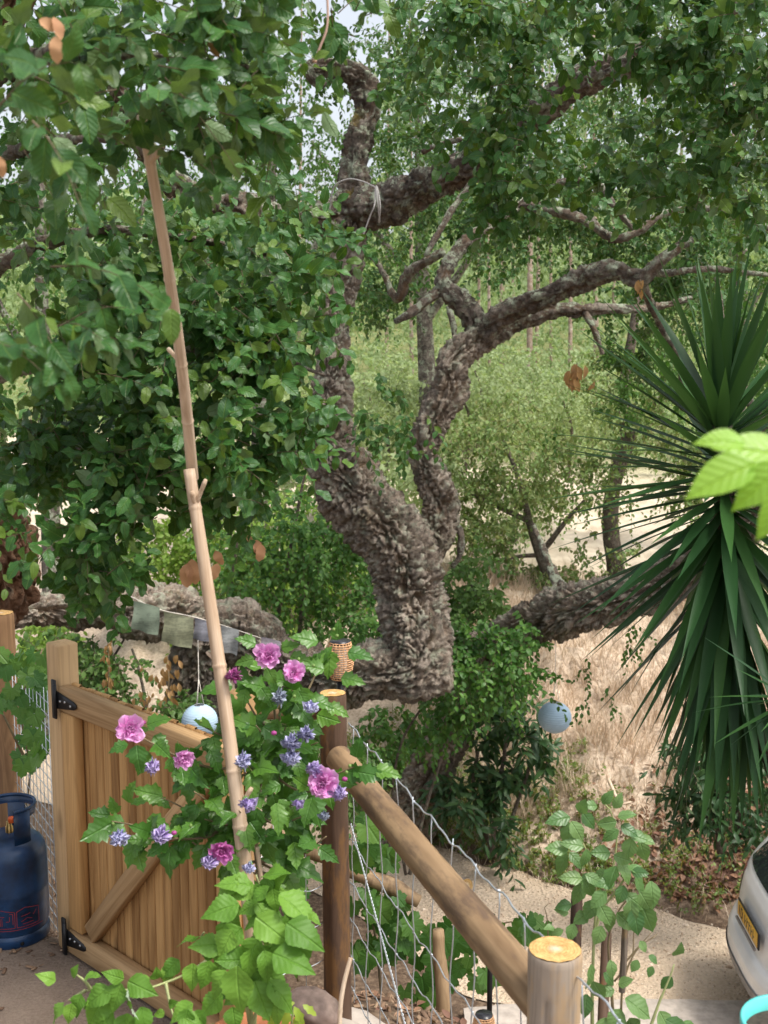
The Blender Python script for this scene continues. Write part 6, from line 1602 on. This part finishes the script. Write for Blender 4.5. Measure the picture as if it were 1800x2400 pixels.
# second small yucca head low at the photo's right edge
yb2 = W(1860, 1640, 3.6); yb2g = (yb2[0], yb2[1], tz(yb2[0], yb2[1])[0])
yuc2 = thing('yucca', yb2g, 'smaller yucca at the right edge, only its blade tips in view', 'yucca')
mb = MB(); mb.tube(np.array([yb2g, (yb2[0], yb2[1], (yb2g[2] + yb2[2]) / 2), yb2]), .03, 12); mb.build('trunk', BARK_SHRUB, yuc2)
for k in range(34):
    az = k * 2.39996; el = np.interp(k, [0, 12, 34], [70, 20, -55]) + rng.normal(0, 6)
    d = np.array((math.cos(R(el)) * math.cos(az), math.cos(R(el)) * math.sin(az), math.sin(R(el))))
    nn = np.array((-math.sin(R(el)) * math.cos(az), -math.sin(R(el)) * math.sin(az), math.cos(R(el))))
    put_leaf(YT[k % 5], yb2 + d * .02, d, nn, rng.uniform(.2, .32), yuc2)

# out-of-focus sprig close to the camera at the right edge
LIMEN = leaf_mat('near_lime_leaf', [(.22, .42, .04), (.29, .50, .06)], under=(.3, .45, .12), rough=.4, transl=.35, veins=.2)
spr = thing('leafy_twig', (.86, 1.25, 0), 'blurred lime-green leafy twig reaching in close at the right edge', 'twig')
NT = [mesh_of('leaf', leaf_tmpl(16, .28, f, c, 0, (.08, .6, .9, 1.0, .98, .90, .74, .50, .22, 0), 0, s), LIMEN) for f, c, s in ((.25, .35, 1), (.15, .25, 2), (.3, .2, 3))]
mb = MB(); Cs = spline(np.array([W(1730, 1083, 1.23), W(1770, 1080, 1.24), W(1850, 1072, 1.26), W(1990, 1070, 1.3), (.72, 1.3, 1.9), (.84, 1.26, 1.3), (.86, 1.25, .6), (.86, 1.25, -.05)]), .012)[0]; mb.tube(Cs, np.linspace(.0026, .011, len(Cs)), 8); mb.build('stem', plain('reddish_stem', (.45, .18, .12), .5), spr)
for k, (px, py, a, s, dd, nx, nz) in enumerate([(1745, 1040, 190, 140, 1.2, -.1, .8), (1850, 1072, 194, 215, 1.22, .1, .7), (1770, 1085, 158, 215, 1.18, -.2, .6), (1840, 1090, 142, 185, 1.17, .1, .5), (1850, 1140, 118, 170, 1.12, .3, .5), (1900, 1080, 90, 150, 1.2, .1, .7)]):
    put_leaf(NT[k % 3], W(px, py, dd), norm(img_dir(a, .15)), (nx, -.7, nz), s * .86 * dd / FPX, spr)
# bare twig hanging at the top
t = thing('hanging_twig', W(770, -20, 2.4), 'thin bare pinkish twig hanging from the top edge of the photo', 'twig')
mb = MB(); mb.tube(spline(np.array([W(*q) for q in [(762, -60, 2.4), (768, 20, 2.4), (765, 70, 2.4), (750, 110, 2.4), (736, 145, 2.4)]]), .01)[0], .0026, 7); mb.build('stem', plain('pinkish_twig', (.40, .26, .20), .7), t)
mb = MB(); mb.lathe([(0, -.004), (.004, -.003), (.005, 0), (.003, .004), (0, .005)], W(737, 143, 2.4), 10); mb.build('tip', plain('twig_tip', (.5, .3, .22), .7), t)
# ------------------------------------------------------------------ parked car
CARW = plain('white_car_paint', (.84, .83, .80), .25, 0, .04, .5, 4)
CARG = plain('grey_bumper', (.30, .28, .265), .55, 0, .2, .3, 14)
GLASS, nt_, b_ = new_mat('car_glass'); b_.inputs['Base Color'].default_value = (.02, .025, .025, 1); b_.inputs['Roughness'].default_value = .06; b_.inputs['Specular IOR Level'].default_value = .8
TYRE = plain('tyre_rubber', (.02, .02, .02), .85)
RIM = plain('wheel_rim', (.45, .45, .46), .35, .8)
LAMP = plain('tail_lamp', (.35, .03, .02), .2)
plate_w = np.array((2.70, 8.10)); al = R(-2)
hx = np.array((math.cos(al), math.sin(al), 0)); hy = np.array((-math.sin(al), math.cos(al), 0))
c0 = np.array((plate_w[0], plate_w[1], 0)) - hx * .10
CZ = ZR + .02
CM = mat4((c0[0], c0[1], CZ), hx, hy, UP)
car = thing('parked_car', (c0[0], c0[1], CZ), 'white hatchback car parked on the driveway, cut by the right edge', 'car')
# side outline of the shell: (x from the rear, z) from the rear sill over the roof to the front sill
prof = np.array([(.16, .30), (.10, .34), (.02, .42), (.0, .50), (.005, .60), (.035, .655), (.075, .68), (.09, .74), (.10, .86), (.125, .98), (.17, 1.06), (.30, 1.20), (.46, 1.36), (.52, 1.43), (.60, 1.47), (1.0, 1.51), (1.7, 1.52), (2.3, 1.46), (2.75, 1.22), (3.05, 1.02), (3.4, .96), (3.8, .86), (3.98, .70), (4.02, .50), (3.95, .32)])
def halfw(z, x):
    w = np.interp(z, [.28, .5, .75, 1.0, 1.2, 1.45, 1.53], [.80, .835, .84, .815, .74, .62, .57])
    return w * np.interp(x, [0, .08, .3, 3.3, 3.8, 4.02], [.93, .965, 1, 1, .95, .84])
vv_ = np.linspace(-1, 1, 25)
def shell_rows(pr, push=0.0, v0=-1.0, v1=1.0, n=25):
    v = np.linspace(v0, v1, n)
    rows = []
    for x, z in pr:
        w = halfw(z, x)
        rear = np.clip(1 - x / .7, 0, 1)
        bow = (.20 * np.abs(v) ** 3.2) * rear - (.16 * np.abs(v) ** 3) * np.clip((x - 3.3) / .7, 0, 1)
        drop = .05 * np.abs(v) ** 4 * (1 if z > 1.3 else 0)
        rows.append(np.stack([x + bow - push, v * w, z - drop + np.full(n, push * .4 if x > .15 else 0)], 1))
    return rows
fine = np.stack([np.interp(np.linspace(0, len(prof) - 1, 110), np.arange(len(prof)), prof[:, k]) for k in (0, 1)], 1)
rows = shell_rows(fine)
mb = MB(); mb.add(np.concatenate(rows), grid_faces(len(rows), 25, False)[:, ::-1])
for sd in (0, 24):                          # flanks: from the shell's edge down to the sill
    edge = np.array([r[sd] for r in rows])
    sg = -1 if sd == 0 else 1
    L = []
    for f in np.linspace(0, 1, 9):
        z = edge[:, 2] * (1 - f) + .28 * f
        y = sg * np.maximum(halfw(z, edge[:, 0]), 0) * 1.0
        y = np.where(f == 0, edge[:, 1], y)
        L.append(np.stack([edge[:, 0], y, z], 1))
    F = grid_faces(9, len(edge), False)
    mb.add(np.concatenate(L), F if sd == 0 else F[:, ::-1])
mb.build('body', CARW, car, True, CM)
def panel(name, x0, x1, v0, v1, mat, push=.006, n=14, parent=None, zr=None):
    sel = [(x, z) for x, z in fine if x0 <= z <= x1] if zr is None else zr
    r = shell_rows(sel, push, v0, v1, n)
    mb = MB(); mb.add(np.concatenate(r), grid_faces(len(r), n, False)[:, ::-1])
    return mb.build(name, mat, parent or car, True, CM)
rear = [(x, z) for x, z in fine if x < .66]
panel('bumper', 0, 0, -.99, .99, CARG, .010, 27, zr=[q for q in rear if .31 < q[1] < .52])
tail = panel('rear_window', 0, 0, -.80, .80, GLASS, .006, 19, zr=[q for q in rear if 1.07 < q[1] < 1.375])
panel('spoiler', 0, 0, -.86, .86, CARW, .05, 19, zr=[q for q in rear if q[1] > 1.395])
panel('brake_light', 0, 0, -.3, .3, plain('pink_lens', (.62, .16, .17), .3), .056, 9, zr=[q for q in rear if 1.40 < q[1] < 1.435])
panel('windscreen', 0, 0, -.86, .86, GLASS, -.006, 19, zr=[(x, z + .008) for x, z in fine if 2.33 < x < 2.95])
for s in (-1, 1):
    panel('tail_light', 0, 0, min(s * .70, s * .97), max(s * .70, s * .97), LAMP, .007, 9, zr=[q for q in rear if .74 < q[1] < 1.02])
    # side windows
    xs_ = np.linspace(.75, 2.65, 16)
    L = []
    for f in np.linspace(0, 1, 5):
        zt = np.interp(xs_, [.75, 1.0, 2.2, 2.65], [1.30, 1.40, 1.40, 1.20])
        z = 1.04 * (1 - f) + zt * f
        L.append(np.stack([xs_, s * (halfw(z, xs_) + .004), z], 1))
    F = grid_faces(5, 16, False)
    mb = MB(); mb.add(np.concatenate(L), F if s > 0 else F[:, ::-1]); mb.build('side_window', GLASS, car, True, CM)
    panel('headlight', 0, 0, min(s * .6, s * .95), max(s * .6, s * .95), plain('lamp_glass', (.6, .62, .64), .1), -.008, 7, zr=[(x, z) for x, z in fine if x > 3.82 and z > .68])
    for wx in (.72, 3.25):
        mb = MB()
        th = np.arange(36) * 2 * np.pi / 36
        pr = [(.0, -.07), (.19, -.075), (.20, -.095), (.29, -.10), (.305, -.08), (.305, .08), (.29, .10), (.0, .10)]
        V = np.array([(wx + r * math.cos(a), s * .755 + (-s) * (-o), .305 + r * math.sin(a)) for r, o in pr for a in th])
        mb.add(V, grid_faces(len(pr), 36, True)); w = mb.build('wheel', TYRE, car, True, CM)
        mb = MB()
        V = np.array([(wx + r * math.cos(a), s * (.84 + o), .305 + r * math.sin(a)) for r, o in [(0, .012), (.06, .014), (.08, .0), (.165, .005), (.19, .016), (.2, .0)] for a in th])
        mb.add(V, grid_faces(6, 36, True)); mb.build('rim', RIM, w, True, CM)
# number plate
mb = MB(); mb.box((.065, 0, .83), (.012, .56, .13), None, .004)
holder = mb.build('number_plate', BLACK_IRON, car, False, CM)
mb = MB(); mb.box((.057, 0, .83), (.006, .52, .105), None, .002)
mb.build('plate_face', plain('plate_yellow', (.72, .42, .05), .45, 0, .06), holder, False, CM)
def character(strokes):
    mb = MB()
    for y, z, wy, wz in strokes: mb.box((.0535, y, .83 + z), (.002, wy, wz))
    mb.build('plate_character', BLACK_IRON, holder, False, CM)
# readable start of the plate, then worn marks
character([(.205, 0, .012, .075)])
character([(.165, 0, .012, .0745), (.1445, .032, .029, .011), (.1445, -.032, .029, .011), (.124, 0, .012, .05)])
for y in (.06, .005, -.05, -.105, -.16):
    q = rng.uniform(-.02, .02)
    character([(y, 0, .011, .07), (y - .0165, q, .022, .011)])
mb = MB(); mb.box((.045, 0, .755), (.02, .5, .02), None, .005); mb.build('trim_strip', CARG, car, False, CM)
